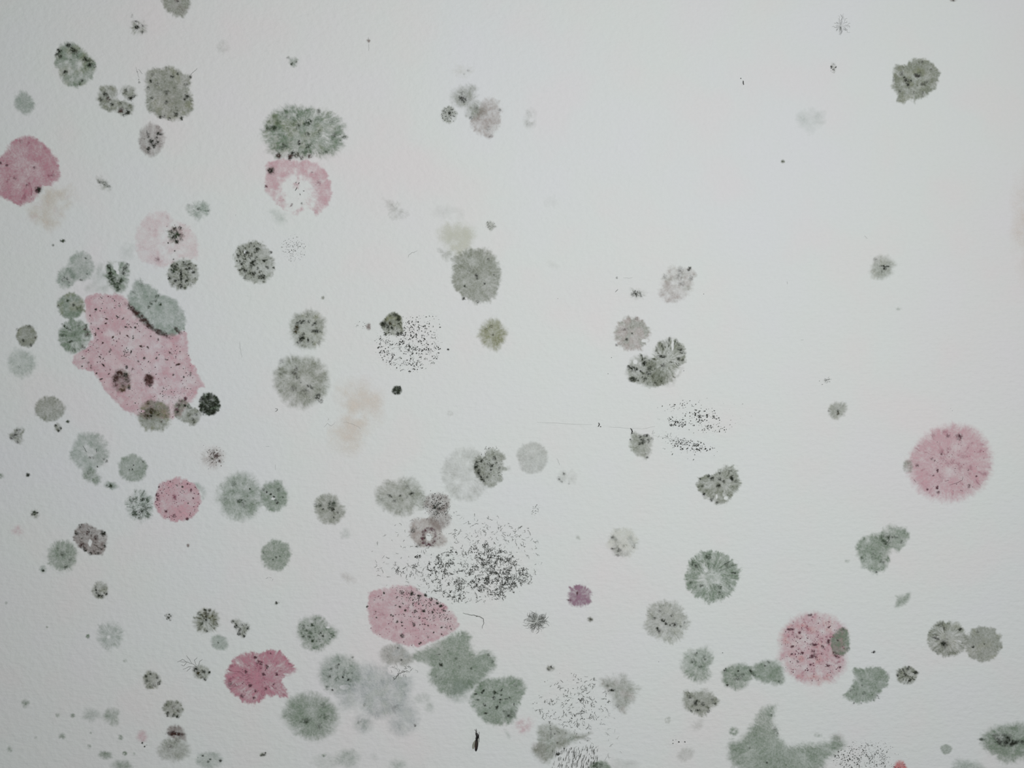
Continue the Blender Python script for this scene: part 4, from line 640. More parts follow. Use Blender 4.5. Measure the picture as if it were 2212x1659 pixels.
spore_field('upper scatter of black dots, right of centre', 1500, 900, [('d', 120, 'k', (pl_rot(1513, 902, 44, 30, 20, .8), .8, 2.2)), ('d', 70, 'k', (pl_rot(1460, 912, 26, 11, 15, .8), .8, 2.1)), ('d', 40, 'y', (pl_rot(1500, 900, 85, 35, 10, .5), .6, 1.7)), ('d', 26, 'k', (pl_rot(1545, 925, 26, 11, 10), .8, 2.0)), ('d', 14, 'k', (pl_disc(1465, 875, 18, 11), .8, 1.9)), ('d', 40, 'f', (pl_rot(1520, 900, 120, 45, 0, .6), .5, 1.1))])
spore_field('lower scatter of black dots, right of centre', 1485, 965, [('d', 50, 'k', (pl_rot(1503, 963, 24, 13, 15, .8), .8, 2.3)), ('d', 60, 'k', (pl_rot(1470, 958, 42, 13, 12, .8), .8, 2.0)), ('d', 50, 'y', (pl_rot(1490, 970, 64, 22, 10, .6), .7, 1.8)), ('d', 8, 'k', (pl_disc(1535, 970, 12, 6), .8, 2.0)), ('t', 22, 'f', (pl_rot(1445, 946, 50, 5, 10), .6, (4, 10)))])
colony('heart-shaped grey mould with ragged dark notches, right of centre', ('p', [1502,1048, 1508,1032, 1520,1026, 1530,1022, 1545,1028, 1553,1018, 1558,1008, 1568,1002, 1585,1002, 1594,1012, 1600,1038, 1596,1055, 1588,1070, 1575,1082, 1550,1090, 1540,1082, 1528,1078, 1515,1065]), .5, 'Y', edge=5, rough=.05, hair=3, fil=.35, blot=.2, dk=.7, dc='k', ds=5, dt=.4, dpol=.6,
       clumps=[(1580,1034,6,.8),(1552,1050,6,.75),(1538,1034,5,.75),(1555,1035,5,.6),(1530,1028,4,.75),(1536,1080,4,.75),(1520,1068,4,.7),(1549,1086,4,.6),(1564,1040,4,.5),(1512,1034,3,.6),(1555,1022,4,.5),(1590,1040,4,.5)], clear=[(1568,1076,5,4),(1548,1072,2,5)])
colony('faint pair of grey tufts right of the pale even grey disc', ('b', [(1215,1030,13,14),(1238,1030,11,16)]), .16, 'y', edge=10, rough=.2, hair=2.6, clumps=[(1218,1023,4,.5,'y'),(1207,1034,5,.4,'y'),(1213,1040,3,.4,'y'),(1229,1044,3,.35,'y')])
fibre('fine hair above the faint pair of grey tufts', [[(1203,990),(1206,996),(1209,1005)]], .8, 'f')
spore_field('tiny faint cluster of dots above the web of threads', 1157, 1100, [('d', 34, 'f', (pl_rot(1157, 1100, 15, 8, -60), .5, 1.4)), ('d', 12, 'y', (pl_rot(1157, 1100, 12, 6, -60), .5, 1.2))])
speck('faint oblong smudge left of the beige disc, lower right of centre', 1249, 1161, 8, .14, 'Y', 5, 60)
colony('beige grey disc with small dark marks, right of the web of threads', ('p', [1318,1152, 1330,1142, 1350,1138, 1368,1143, 1379,1158, 1381,1172, 1376,1185, 1366,1200, 1350,1205, 1335,1203, 1322,1195, 1312,1180, 1312,1165]), .32, 'c', edge=7, rough=.03, hair=2, blot=.2, tint=('Y', 1), dk=.35, dc='y', ds=4.5, dt=.35, clumps=[(1337,1188,5,.5,'y'),(1370,1180,5,.4,'y'),(1322,1160,4,.45,'y'),(1325,1185,4,.4,'y',1.8),(1348,1178,4,.35,'y'),(1333,1200,4,.4,'y',1.8)])
colony('largest rayed green disc with a pale heart, lower right', E(1538, 1245, 60, 57), .45, 'G', edge=6, rough=.03, hair=3.2, fil=.4, blot=.25, bs=11, hollow=.4, hr=.35, rim=.2, rw=16, dk=.4, dc='k', ds=5, dt=.5, dpol=.9, clumps=[(1530,1203,7,.5,'g'),(1497,1218,5,.55,'g'),(1585,1238,4,.6,'k',2,5),(1556,1268,6,.5,'g'),(1515,1265,5,.4,'g'),(1570,1218,7,.35,'g'),(1492,1258,5,.4,'g'),(1555,1280,5,.4,'g'),(1505,1222,5,.4,'k')])
colony('beige grey frayed disc with black marks in a row, lower right', ('p', [1395,1310, 1415,1300, 1430,1295, 1450,1298, 1468,1302, 1478,1318, 1492,1335, 1496,1348, 1482,1362, 1478,1378, 1460,1388, 1440,1391, 1420,1385, 1402,1372, 1390,1358, 1388,1345, 1398,1330]), .36, 'Y', edge=8, rough=.04, hair=3, blot=.25, bs=12, fil=.25, dk=.4, dc='k', ds=5, dt=.6,
       tint=('c', .3), clumps=[(1433,1340,5,.8,'k',1.6,20),(1438,1347,4,.7),(1457,1349,7,.65,'y'),(1420,1358,4,.9),(1424,1363,5,.5,'y'),(1452,1329,4,.7,'k',1.3,-40),(1413,1336,4,.5),(1425,1320,4,.3,'y'),(1447,1351,3,.7),(1470,1353,3,.5),(1478,1345,3,.4)])
colony('soft green disc, upper of two left of the small chain at lower right', ('b', [(1500,1436,31,34),(1522,1420,20,24),(1512,1455,24,22)]), .46, 'G', edge=10, rough=.05, hair=2.8, blot=.25, dk=.4, dc='g', ds=7, dt=.3, clumps=[(1522,1422,7,.4,'g'),(1504,1412,5,.4,'g'),(1512,1440,6,.3,'g'),(1498,1428,7,.35,'g')])
colony('darker speckled green disc, lower of two left of the small chain', ('p', [1472,1500, 1480,1490, 1500,1492, 1520,1488, 1540,1492, 1552,1508, 1554,1520, 1540,1530, 1530,1545, 1510,1548, 1492,1540, 1478,1530, 1470,1515]), .52, 'Y', edge=7, rough=.04, hair=3, blot=.2, dk=.7, dc='k', ds=4.5, dt=.4, clumps=[(1503,1518,7,.6),(1508,1534,4,.75,'k',1.6),(1530,1536,4,.7),(1518,1520,5,.5),(1490,1505,5,.45),(1538,1512,4,.5),(1545,1520,3,.5),(1492,1535,3,.6)])
stain('thin grey fringe below the darker speckled green disc', ('p', [1478,1570, 1500,1560, 1518,1550, 1524,1575, 1505,1580, 1490,1575]), .18, 'y', edge=9, step=1.5)
colony('green mould with two black edge knots, left link of the chain by the pink disc', ('b', [(1583,1462,27,26),(1600,1455,28,24),(1595,1478,22,14)]), .54, 'G', edge=8, rough=.04, hair=2.2, blot=.2, dk=.35, dc='g', ds=7, clumps=[(1566,1447,4.5,.85),(1571,1480,4.5,.85,'k',.6),(1592,1462,9,.5,'g'),(1595,1449,3,.6),(1604,1458,5,.4,'g')])
colony('green mould, right link of the chain touching the flecked pink disc', ('b', [(1640,1450,24,18),(1662,1450,32,28),(1680,1465,16,16)]), .52, 'G', z=.5, edge=7, rough=.05, hair=1.8, blot=.2, dk=.35, dc='g', ds=6, dt=.55, clumps=[(1621,1449,3.5,.9,'k',1.4,40),(1627,1456,4,.75,'k',1.5,40),(1652,1438,2.5,.6),(1660,1430,4,.35,'g'),(1684,1472,4,.4,'g')])
speck('small grey ring-like speck above the four black dots, bottom right', 1443, 1555, 7.5, .3, 'Y', core=0, hollow=.5)
fibre('row of small black dots near the bottom, right of centre', [[(1453.5,1597.5),(1453.8,1600)]], 1.0, 'n', dots=[(1466.5,1602.5,2.0),(1479.5,1602.5,1.8),(1453.5,1605.5,1.4),(1460,1597.5,.8)], name='spore_row', cat='mould speck')
colony('faint grey oblong smear below the row of black dots', E(1481, 1629, 22, 15, -30), .2, 'y', edge=8, rough=.15, rim=.3)
speck('small green grey disc at the left shoulder of the large bottom right green patch', 1585, 1580, 10.5, .42, 'G', core=0)
P_BOT = [215,1170, 260,1155, 300,1148, 285,1190, 262,1250, 275,1300, 300,1370, 322,1430, 372,1478, 450,1480, 520,1462, 620,1458, 700,1440, 725,1382, 800,1420, 842,1470, 800,1520, 720,1560, 690,1590, 668,1700, 300,1720, 0,1720, -80,1640, -110,1560, -105,1480, -70,1440, -20,1440, 20,1400, 50,1370, 100,1290, 110,1230, 150,1200]
colony('largest green mould patch, hooked like a boot at the bottom right', ('p', P_BOT), .5, 'G', t='Q', edge=12, rough=.015, hair=3, blot=.16, bs=26, fil=.2, dk=.3, dc='g', ds=7, dt=.55, clumps=[(275,1370,30,.45,'g',.6,-20),(205,1615,10,.5),(240,1245,14,.25,'g'),(70,1500,10,.3,'g')])
stain('mauve tip at the upper right of the boot-shaped green patch', ('p', [1785,1590, 1800,1578, 1815,1578, 1830,1590, 1815,1605, 1795,1602]), .2, 'b', edge=9, step=1.5)
speck('faint grey speck just above the boot-shaped green patch', 1768, 1587, 10, .25, 'G', 6, core=0)
spore_field('cloud of grey dots at the bottom right edge beside the boot-shaped patch', 1865, 1630, [('d', 330, 'y', (pl_noise(1862, 1640, 62, 34, 55, 7, -.2, .6), .6, 1.7)), ('d', 260, 'f', (pl_disc(1868, 1635, 75, 40, .5), .5, 1.2)), ('d', 70, 'k', (pl_noise(1862, 1642, 50, 22, 56, 6, 0, .6), .7, 1.8))])
colony('dark green mould cut off by the right edge near the bottom', ('b', [(2165,1600,48,36),(2205,1600,50,44),(2180,1625,34,26)]), .6, 'G', edge=14, rough=.05, hair=2.6, blot=.25, bs=18, clumps=[(2175,1598,16,.6,'k',2,15),(2165,1605,9,.5,'k',1.8,10),(2190,1604,7,.7,'k',1.6),(2120,1597,5,.5,'g',2),(2212,1603,8,.5,'k',1.5),(2184,1609,5,.7)])
colony('small smooth grey green disc near the lower right corner', E(2044, 1619, 13.5, 11.5), .42, 'G', edge=3, rough=.02, hair=.4, blot=.1)
colony('pale green mould at the bottom edge near the lower right corner', ('p', [2050,1670, 2055,1650, 2068,1632, 2078,1640, 2100,1640, 2125,1648, 2135,1670]), .33, 'g', edge=12, rough=.05, hair=2)
colony('green hanging tuft right of the flecked pink disc, frayed at its foot', ('p', [868,885, 900,872, 960,870, 1040,866, 1120,872, 1150,900, 1172,950, 1165,1000, 1140,1030, 1105,1050, 1080,1100, 1050,1130, 1000,1140, 940,1158, 880,1150, 830,1130, 778,1095, 830,1050, 860,1020, 900,975, 885,930]), .54, 'G', t='Q', edge=5, rough=.03, hair=2.4, blot=.16, dk=.55, dc='k', ds=5, dt=.55, dpol=.4, clear=[(1012,1128,6,16)],
       clumps=[(948,1012,8,.85),(945,970,14,.35,'g'),(860,1050,14,.45,'g'),(905,1085,14,.45,'g'),(965,1075,16,.4,'g'),(1075,1105,12,.5,'g',1.8,50),(880,1150,10,.4,'g'),(1150,920,14,.25,'g'),(1040,1130,10,.45,'g'),(940,1150,10,.4,'g')])
colony('small disc with dark spokes right of the green hanging tuft', E(1958, 1459, 24.5, 21), .46, 'Y', edge=4, rough=.04, hair=1.2, fil=.5, dk=.85, dc='k', ds=5, dt=.3, dpol=.9, clumps=[(1955,1456,4,.85,'k',1.5,40),(1938,1458,4,.8),(1977,1452,5,.75,'k',1.5,20),(1962,1441,3,.7),(1964,1470,4,.75,'k',1.8,-40),(1944,1449,4,.6),(1960,1445,4,.6)], tint=('O', .3))
speck('tiny black speck between the pink disc and the twin discs, lower right', 1888, 1408, 3.5, .95, 'N', clumps=[(1883,1409.5,1.2,.8)])
colony('pale-rayed grey olive disc with a dark knot, left of the touching twins at right', E(2045, 1380, 45, 40), .44, 'Y', edge=5, rough=.03, hair=1.8, fil=.4, blot=.25, rim=.2, dk=.5, dc='k', ds=6, dt=.5, dpol=.8, tint=('O', .35), clumps=[(2037,1389,6,.9,'k'),(2038,1391,10,.45,'y'),(2022,1379,6,.6,'y',1.5,20),(2075,1359,4,.75,'k',1.5,-20),(2030,1350,5,.45,'y'),(2045,1380,2,.6),(2040,1358,5,.4,'y')])
colony('even grey olive disc, right one of the touching twins at right', E(2124, 1391, 41, 39), .5, 'Y', edge=4, rough=.03, hair=1.2, fil=.15, blot=.1, tint=('O', .4), clumps=[(2101,1397,4,.75),(2126,1391,2.4,.55),(2111,1365,4,.3,'y')])
colony('small slanted green smear above the twin discs at right', ('p', [1932,1284, 1945,1286, 1962,1278, 1970,1284, 1965,1297, 1955,1308, 1940,1314, 1929,1312, 1934,1300, 1936,1292]), .46, 'G', edge=8, rough=.04, hair=1.4, blot=.15)
colony('long sage green mould of two merged lobes, right, below the large pink disc', ('p', [1845,1190, 1852,1170, 1862,1158, 1880,1153, 1898,1152, 1908,1140, 1922,1130, 1938,1136, 1960,1138, 1966,1160, 1958,1175, 1948,1192, 1935,1195, 1928,1190, 1925,1210, 1918,1225, 1905,1235, 1893,1242, 1875,1232, 1858,1228, 1855,1210]), .5, 'G', edge=7, rough=.03, hair=2, blot=.25, bs=14, dk=.5, dc='g', ds=6, dt=.35,
       clumps=[(1915,1165,12,.5,'g'),(1913,1175,6,.5,'g'),(1930,1160,5,.4,'g',2),(1948,1170,5,.35,'g'),(1885,1195,4,.4,'g'),(1905,1212,6,.35,'g'),(1862,1205,4,.35,'g'),(1893,1236,3,.6)])
speck('faint speck left of the long sage green mould', 1830, 1212, 6, .2, 'G', 5)
colony('small round grey mould with a black centre, left of the large pink disc', ('p', [1790,878, 1800,870, 1808,866, 1818,870, 1826,869, 1832,880, 1828,892, 1820,900, 1808,908, 1796,904, 1788,892]), .48, 'Y', edge=6, rough=.04, hair=1.6, blot=.15, tint=('O', .3), clumps=[(1811,887,3.4,.95),(1810,893,4,.6,'o'),(1790,888,3,.4,'y')])
colony('faint tangle of fine threads above the small round grey mould', E(1785, 822, 12, 7), .12, 'y', edge=9, extra=[lambda e, o, l, r: star_thr(e, o, l, r, 1787, 821, 10, 8, 14, 'f', .6), lambda e, o, l, r: raw_thr(e, o, l, [((1769,822.5),(1770.5,823.5)), ((1775,830),(1777,831)), ((1780,822),(1792,819))], .9, 'y')])
colony('soft grey mould with a black dash in its middle, alone at right', ('p', [1892,555, 1903,548, 1912,549, 1925,558, 1937,570, 1932,585, 1925,598, 1908,608, 1895,603, 1882,605, 1876,590, 1882,570]), .36, 'Y', edge=10, rough=.03, hair=1.6, blot=.15, core=.3, tint=('O', .25), clumps=[(1910,575,4,.95,'k',1.6),(1903,575,3,.85,'k',1.8),(1911,580,4,.75),(1904,585,4,.4,'y',.5),(1918,576,3,.6,'k',1.5),(1890,560,5,.25,'y')])
colony('lobed grey mould alone at the upper right, dark in the middle', ('p', [1085,600, 1100,570, 1140,548, 1180,548, 1235,535, 1250,505, 1268,492, 1320,498, 1385,505, 1420,530, 1475,570, 1492,610, 1488,690, 1465,720, 1460,760, 1425,780, 1400,800, 1372,850, 1330,845, 1295,850, 1285,885, 1270,855, 1225,852, 1200,870, 1180,890, 1135,882, 1125,850, 1130,810, 1100,770, 1075,745, 1090,700, 1080,640]),
       .6, 'Y', t='M', edge=5, rough=.02, hair=1.6, blot=.25, bs=11, dk=.5, dc='k', ds=6, dt=.45, tint=('O', .3), clumps=[(1205,690,28,.65,'y',1.4,40),(1222,725,14,.8),(1245,690,14,.7),(1165,630,22,.6,'y'),(1300,645,26,.65,'y',1.3,30),(1310,655,8,.9),(1360,710,22,.45,'y',2,-30),(1095,680,14,.6,'k',.5),(1350,800,20,.4,'y',.6),(1270,790,14,.35,'y',.5),(1340,530,16,.4,'y'),(1420,600,18,.3,'y'),(1150,780,14,.3,'y'),(1190,660,10,.7)])
colony('tiny diamond of black dots near the upper right', ('p', [555,560, 580,520, 615,555, 612,600, 598,630, 570,600]), .22, 'Y', t='M', edge=5, clumps=[(568,570,10,.95),(582,590,8,.6),(606,572,8,.5),(585,545,6,.6),(588,622,6,.5)], dots=[(18, 'k', .5, 1.3, pl_disc(1800, 145, 7, 13))])
colony('faint spidery star of mould near the top right', E(1817, 57, 10, 12), .16, 'y', edge=12, rough=.2, hair=3, clumps=[(1815,61,4,.5,'y',.6)], extra=[lambda e, o, l, r: star_thr(e, o, l, r, 1818, 55, 22, 24, 34, 'f', .6)])
stain('very faint grey smudge left of the lobed upper right mould', ('p', [1722,240, 1745,228, 1780,232, 1782,265, 1762,280, 1745,300, 1728,290, 1718,265]), .13, 'g', edge=18)
speck('tiny dark pinpoint under the faint smudge, upper right', 1691, 349, 4.5, .6, 'Y', clumps=[(1690.5,349,2,.85)])
speck('small grey speck cut by the top edge, upper right', 2059, 0, 8, .45, 'B', 5, clumps=[(2058,1,3,.6)])
fibre('black rice-shaped grain with a pinprick above it, upper right', [[(1605,174.5),(1605.6,178),(1606.2,184)]], 1.8, 'n', dots=[(1600.3,169.5,1.5)])
fibre('fine short hair above the soft grey mould with the black dash', [[(1867,509),(1871,513),(1874,516)]], .7, 'f')
fibre('fine upright hair left of the soft grey mould with the black dash', [[(1700,608),(1701,614)]], .7, 'f')
fibre('tiny horizontal dash on the bare wall at right, below the fine hair', [[(1730,734),(1736,735)]], .7, 'f')
speck('faint smudge under the soft grey mould with the black dash', 1940, 667, 8, .14, 'G', 4)
fibre('loose row of pinpricks left of the merged rayed pair', [[(1313,807),(1314,807.5)]], 1.2, 'n', dots=[(1321,772.5,1.0),(1520,635,1.0),(1205,645,.9),(1477,801,.9)], cat='mould speck', name='spore_row')
fibre('two pinpricks near the lower right of centre', [[(1422.5,1428.5),(1423.3,1430)]], .8, 'y', dots=[(1561,1410,1.5)], cat='mould speck', name='spore_row')
fibre('faint twin pinpricks above the large pink disc', [[(2053,882),(2054,882.4)]], .8, 'f', dots=[(2057,887,1.2)], cat='mould speck', name='spore_row')

# ---------------------------------------------------------------- bottom centre
colony('speckled green disc with a paler lobe on its right, bottom centre left', ('b', [(675,1362,36,36),(682,1372,40,36),(715,1368,17,17)]), .44, 'G', edge=10, rough=.04, hair=2.4, blot=.25, dk=.65, dc='g', ds=4.8, dt=.3, dcore=.4, clumps=[(675,1350,4,.7,'g'),(655,1354,6,.5,'g'),(668,1374,4,.7,'k'),(698,1374,3,.8),(693,1366,4,.6,'g'),(680,1338,3,.6,'g'),(675,1384,4,.6,'g'),(655,1375,5,.5,'g'),(690,1380,3,.6,'g'),(672,1364,4,.6,'g'),(662,1362,4,.6,'g')], clear=[(709,1355,4,2.5)])
colony('green disc with a bare white oval chip, bottom centre left', ('b', [(730,1455,46,44),(750,1450,30,36)]), .4, 'g', edge=14, rough=.04, hair=2, blot=.2, dk=.55, dc='g', ds=6, dt=.35, dcore=.5, clear=[(745,1484,11,5.5)], clumps=[(728,1440,5,.5,'g'),(732,1435,2.5,.6),(741,1463,3,.8),(753,1468,3,.75),(718,1490,3,.75),(713,1460,5,.4,'g'),(745,1450,5,.35,'g'),(762,1420,3,.5,'g'),(760,1453,3,.5,'g'),(707,1485,5,.4,'g'),(716,1446,5,.4,'g')])
colony('large smooth green disc below the deepest rose mould', ('b', [(665,1540,56,48),(680,1552,55,50)]), .5, 'G', edge=14, rough=.03, hair=1.8, fil=.2, blot=.22, bs=20, clumps=[(662,1560,5,.5,'g'),(700,1548,9,.25,'g',1.6),(698,1524,7,.25,'g'),(690,1568,8,.25,'g'),(658,1556,8,.3,'g',1.8)])
colony('broad pale blue-grey cloud of mould, bottom centre left', ('b', [(795,1475,42,48),(845,1475,50,46),(830,1515,62,42),(870,1550,38,42),(785,1562,24,22),(755,1500,30,40)]), .3, 'S', edge=18, rough=.04, hair=2.4, blot=.3, bs=20, tint=('g', .7), dk=.25, dc='y', ds=6, dt=.55, clear=[(870,1446,34,16)], clumps=[(897,1567,4,.45,'y'),(788,1522,4,.3,'y'),(776,1560,5,.2,'y'),(850,1530,12,.12,'y')])
colony('two small faint grey blots right of the blue-grey cloud', ('b', [(912,1508,17,13),(928,1528,12,13)]), .2, 'g', edge=9, rough=.15, rim=.3)
colony('smooth slate grey oval under the speckled pink leaf', ('b', [(850,1414,32,24),(875,1422,22,18)]), .46, 'y', edge=8, rough=.04, hair=1.2, blot=.12, tint=('S', .5), clumps=[(867,1425,3,.85),(860,1400,3,.6),(838,1416,4,.2,'y')])
colony('biggest sage green mass under the tip of the speckled pink leaf, knobbed on its right', ('p', [1225,735, 1320,700, 1440,645, 1540,592, 1640,585, 1655,640, 1672,730, 1700,760, 1780,728, 1835,770, 1870,850, 1850,890, 1805,930, 1760,990, 1640,1050, 1580,1090, 1520,1130, 1430,1080, 1350,1030, 1310,950, 1330,880, 1300,835, 1215,830, 1190,790]),
       .54, 'G', t='H', edge=10, rough=.02, hair=2.4, blot=.16, bs=24, dk=.35, dc='g', ds=7, dt=.55, clumps=[(1420,852,18,.9),(1415,815,10,.5,'g'),(1535,800,14,.4,'g'),(1400,770,12,.5,'g',2,-10),(1790,775,14,.4,'g'),(1655,880,12,.35,'g'),(1820,830,14,.3,'g'),(1472,740,5,.7),(1380,940,14,.25,'g'),(1560,870,14,.25,'g')])
stain('pale green veil between the sage mass and the curled-mark colony', ('p', [970,1470, 1010,1455, 1035,1465, 1020,1500, 1000,1520, 965,1510]), .3, 'g', edge=16)
colony('sage green mould full of dark curled marks, bottom centre', ('p', [1690,1030, 1760,960, 1830,950, 1880,950, 1960,925, 2040,945, 2095,1020, 2080,1080, 2035,1140, 2025,1230, 2000,1300, 1930,1335, 1830,1330, 1740,1290, 1690,1230, 1640,1170, 1640,1100]), .56, 'G', t='H', edge=7, rough=.02, hair=1.8, blot=.18, bs=14, dk=.4, dc='g', ds=6, dt=.55,
       clumps=[(x, y, r, s, 'k', el, ro) for x, y, r, s, el, ro in [(1750,1055,12,.75,1.6,-40),(1690,1080,10,.75,1.6,0),(1838,1068,18,.8,1,0),(1890,1050,10,.7,1.8,-50),(1830,1110,15,.8,1,0),(1862,1070,10,.7,1,0),(1760,1165,13,.8,1.5,40),(1855,1185,16,.65,1.4,-60),(1885,1122,10,.75,1.5,0),(1930,1118,10,.7,1.5,0),(1880,1145,9,.7,1,0),(1700,1125,10,.7,1.6,0),(1770,1232,12,.75,1.6,0),(1955,1110,9,.7,1,0),(1990,1160,9,.6,.6,0),(1740,1070,9,.7,1,0),(1800,1190,8,.6,1,0),(1945,1255,18,.6,.7,0),(1910,1215,12,.4,1,0),(1890,1085,9,.6,1,0)]] + [(1960,1230,50,.35,'g'),(2000,1010,16,.3,'g')])
fibre('curved dark hair in the bare patch above the blue-grey cloud', [[(849,1469),(853,1467),(857,1462),(862,1456),(870,1451),(880,1449)], [(853,1467),(849,1463)]], 1.2, 'y')
spore_field('light tangle of fine threads in the bare patch above the blue-grey cloud', 872, 1450, [('t', 26, 'f', (pl_disc(868, 1449, 30, 15, .5), .7, (5, 13))), ('t', 10, 'y', (pl_disc(870, 1446, 26, 11), .6, (4, 9)))])
stain('small grey tail hanging from the curled-mark colony', ('p', [1088,1572, 1096,1574, 1104,1588, 1102,1600, 1094,1598, 1092,1584]), .28, 'g', edge=5, step=1.2)
colony('grey green mould shaped like a bat wing at the bottom, right of the insect', ('p', [218,1345, 260,1310, 320,1295, 370,1320, 430,1340, 500,1365, 560,1392, 610,1380, 660,1368, 665,1385, 620,1415, 560,1440, 480,1480, 430,1505, 375,1545, 340,1600, 290,1640, 225,1600, 160,1520, 195,1480, 225,1430]), .48, 'Y', t='L', edge=9, rough=.02, hair=2, blot=.25, bs=16, tint=('G', .6),
       dk=.3, dc='y', ds=8, clumps=[(325,1400,20,.4,'y',.5),(375,1460,10,.5,'y'),(385,1545,18,.85,'k',1.6,-30),(430,1505,8,.6),(355,1390,10,.4,'y'),(610,1445,6,.8,'k',1.6)])
spore_field('sparse web of fine dark threads at the bottom, right of the curled-mark colony', 1235, 1520, [('t', 170, 'y', (pl_cell(1240, 1522, 78, 66, 61, 14, .28, .5), .75, (3, 10))), ('t', 45, 'k', (pl_noise(1255, 1525, 40, 45, 62, 9, .1, .6), .8, (3, 9))), ('d', 80, 'y', (pl_disc(1235, 1525, 85, 75, .5), .5, 1.4)), ('d', 26, 'k', (pl_disc(1252, 1524, 30, 34), .7, 1.9)), ('t', 45, 'f', (pl_disc(1290, 1590, 60, 55, .5), .6, (5, 12)))])
def dashes():
    rnd = random.Random(5); o = W(1240, 1630); V, Fc = [], []
    for _ in range(190):
        x = 1192 + 100 * rnd.random() ** .8; y = rnd.uniform(1612, 1668) - (x - 1240) * .12
        L = rnd.uniform(3, 11); s = rnd.uniform(-.35, -.05); add_thread(V, Fc, [(x, y), (x + s * L * .5 + rnd.uniform(-.6, .6), y + L * .5), (x + s * L, y + L)], rnd.uniform(.5, 1.3), o, .9)
    e = root('spore_field', 'bed of upright dark dashes under the bat-wing mould at the bottom edge', 'mould spores', 1240, 1630); e['kind'] = 'stuff'
    ob = raw_mesh('hypha', V, Fc, GRAIN['y'], e); ob['kind'] = 'stuff'
dashes()
colony('dark green dome at the bottom edge, right of the upright dashes', ('p', [1268,1670, 1272,1652, 1285,1642, 1300,1640, 1315,1646, 1322,1658, 1326,1670]), .62, 'G', z=1, edge=6, rough=.03, blot=.2, dk=.5, dc='g', ds=6, clumps=[(1290,1652,8,.5,'g',1.8)])
stain('faint grey dusting at the bottom edge right of the dark green dome', E(1345, 1652, 38, 14), .14, 'y', edge=14)
speck('small dark grey speck above the sparse web of threads', 1189, 1443, 9.5, .6, 'y', 7.5, clumps=[(1192,1441,4,.85),(1184,1446,4,.5,'y')])
colony('pale brown frayed mould with one dark mark, bottom right of centre', ('p', [1293,1470, 1310,1462, 1325,1458, 1345,1455, 1362,1462, 1368,1475, 1388,1485, 1380,1500, 1368,1518, 1358,1530, 1350,1545, 1335,1540, 1322,1525, 1320,1505, 1300,1488]), .36, 'Y', edge=12, rough=.04, hair=3, blot=.25, fil=.2, tint=('b', .6), clumps=[(1320,1491,5,.7,'k',1.8),(1334,1524,5,.35,'y'),(1312,1480,5,.25,'y')])
speck('tiny grey speck right of the pale violet mould, lower right of centre', 1275, 1338, 6.5, .65, 'y', clumps=[(1276,1338,3.5,.6,'y')])
stain('faint lilac smear left of the bat-wing mould', ('p', [1140,1610, 1165,1595, 1180,1620, 1195,1650, 1165,1650]), .2, 'b', edge=14)
for (x, y, rx, ry, a, lab) in [(752, 1638, 30, 22, .3, 'soft green blot at the bottom edge, larger of a pair at lower centre left'), (705, 1645, 32, 18, .16, 'faint green haze left of the soft green blot at the bottom edge'), (860, 1652, 20, 14, .3, 'small green blot at the bottom edge below the blue-grey cloud'), (808, 1635, 12, 9, .14, 'faint dotted green speck at the bottom between two blots')]:
    colony(lab, E(x, y, rx, ry), a, 'g', edge=16, blot=.35, bs=10, rough=.1)
speck('small green dash above the faint green haze at the bottom edge', 700, 1632, 6, .45, 'G', 4)

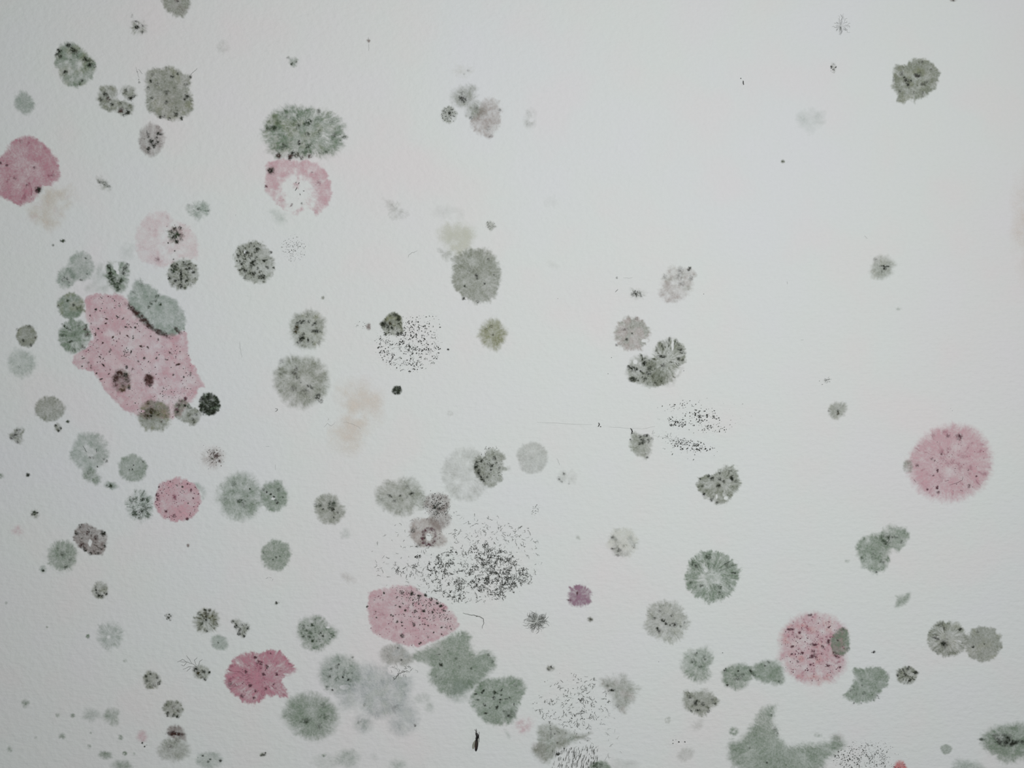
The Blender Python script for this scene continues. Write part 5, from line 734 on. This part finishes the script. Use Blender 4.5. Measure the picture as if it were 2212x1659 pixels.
# ---------------------------------------------------------------- the insect
def insect():
    x0, y0 = 1030.0, 1600.0; o = W(x0, y0, 0)
    body_m = plain('insect_body', (16, 13, 12), .45); brown = plain('insect_abdomen_band', (60, 46, 36), .5); wing_m = plain('insect_wing', (150, 150, 138), .35, .5); leg_m = plain('insect_leg', (60, 56, 52), .5, .8)
    e = root('insect', 'tiny slender black insect with a brown-striped abdomen, alone at bottom centre', 'insect', x0, y0)
    # one continuous body swept along its axis: head, thorax, waist, long abdomen
    axis = [(1029.3,1580.6,.5),(1030.2,1582.5,1.9),(1031,1585.5,3.0),(1032,1589.3,3.4),(1031.1,1592.8,2.6),(1029.9,1595.8,2.0),(1029.8,1599,2.7),(1029.6,1604,3.2),(1029.2,1610,3.4),(1028.9,1615,3.0),(1028.5,1618.8,2.2),(1028.3,1621.2,.6)]
    V, Fc, n = [], [], 10
    for i, (x, y, r) in enumerate(axis):
        for k in range(n):
            t = k / n * 6.2832; p = W(x + r * math.cos(t), y, 4.2 + r * .85 * math.sin(t)); V.append(tuple(p[j] - o[j] for j in range(3)))
    for i in range(len(axis) - 1):
        for k in range(n): Fc.append((i * n + k, (i + 1) * n + k, (i + 1) * n + (k + 1) % n, i * n + (k + 1) % n))
    Fc.append(tuple(range(n))); Fc.append(tuple(reversed(range((len(axis) - 1) * n, len(axis) * n))))
    b = raw_mesh('body', V, Fc, body_m, e)
    V = [];  Fc = []
    for i, (x, y, w_, h) in enumerate([(1029.4,1598,.3,6.6),(1029.0,1601,1.0,7.0),(1028.6,1605,1.2,7.1),(1028.3,1609,1.3,7.2),(1028.1,1613,1.0,7.0),(1028.2,1616,.3,6.5)]):
        for s in (-1, 0, 1):
            p = W(x + s * w_, y, h + (.25 if s == 0 else -.1 if s > 0 else -.5)); V.append(tuple(p[j] - o[j] for j in range(3)))
    for i in range(5):
        for s in (0, 1): Fc.append((i*3+s, i*3+s+1, i*3+s+4, i*3+s+3))
    ob = raw_mesh('back_stripe', V, Fc, brown, b); ob['label'] = 'brown stripe along the abdomen'
    def blade(P, h0, h1, name, mat, th=.25):
        m = len(P); V = []
        for hh in (0, th):
            for i, (x, y) in enumerate(P):
                p = W(x, y, h0 + (h1 - h0) * i / m + hh); V.append(tuple(p[j] - o[j] for j in range(3)))
        Fc = [tuple(range(m)), tuple(reversed(range(m, 2 * m)))] + [(i, (i + 1) % m, m + (i + 1) % m, m + i) for i in range(m)]
        return raw_mesh(name, V, Fc, mat, e, smooth=False)
    blade([(1030,1594),(1026.5,1598),(1022.5,1603),(1020.2,1609),(1020,1614),(1021.5,1618),(1024,1616),(1026.5,1609),(1028.5,1601)], 1.2, 1.6, 'wing', wing_m)
    blade([(1031.5,1591),(1033.6,1597),(1034,1604),(1033,1611),(1031,1617),(1029.6,1612),(1030,1602)], 1.9, 2.3, 'wing', wing_m)
    def tube(name, P, w, mat, hs):
        V, Fc = [], []
        for i, (x, y) in enumerate(P):
            a = P[max(i - 1, 0)]; c = P[min(i + 1, len(P) - 1)]; dx, dy = c[0] - a[0], c[1] - a[1]; L = math.hypot(dx, dy)
            for (s, hh) in ((-1, 0), (0, 1), (1, 0), (0, -1)):
                p = W(x - dy / L * w * s, y + dx / L * w * s, hs[i] + hh * w); V.append(tuple(p[j] - o[j] for j in range(3)))
        for i in range(len(P) - 1):
            for k in range(4): Fc.append((i * 4 + k, i * 4 + (k + 1) % 4, i * 4 + 4 + (k + 1) % 4, i * 4 + 4 + k))
        raw_mesh(name, V, Fc, mat, e)
    tube('antenna', [(1029.2,1580),(1028,1576.5),(1025.8,1574.5)], .5, leg_m, [5, 4.5, 4.2]); tube('antenna', [(1029.8,1580),(1030,1576),(1029,1573)], .45, leg_m, [5, 4.5, 4.2])
    for s, y1, y2, y3 in ((-1,1588,1585,1581),(1,1588,1585,1580.5),(-1,1591,1592,1596),(1,1591,1592,1596),(-1,1593,1598,1604),(1,1593,1597,1603)):
        tube('leg', [(1032+s*2.5,y1),(1031.5+s*3.6,y2),(1031+s*4.1,y3)], .38, leg_m, [3.4, 4.4, .6])
insect()
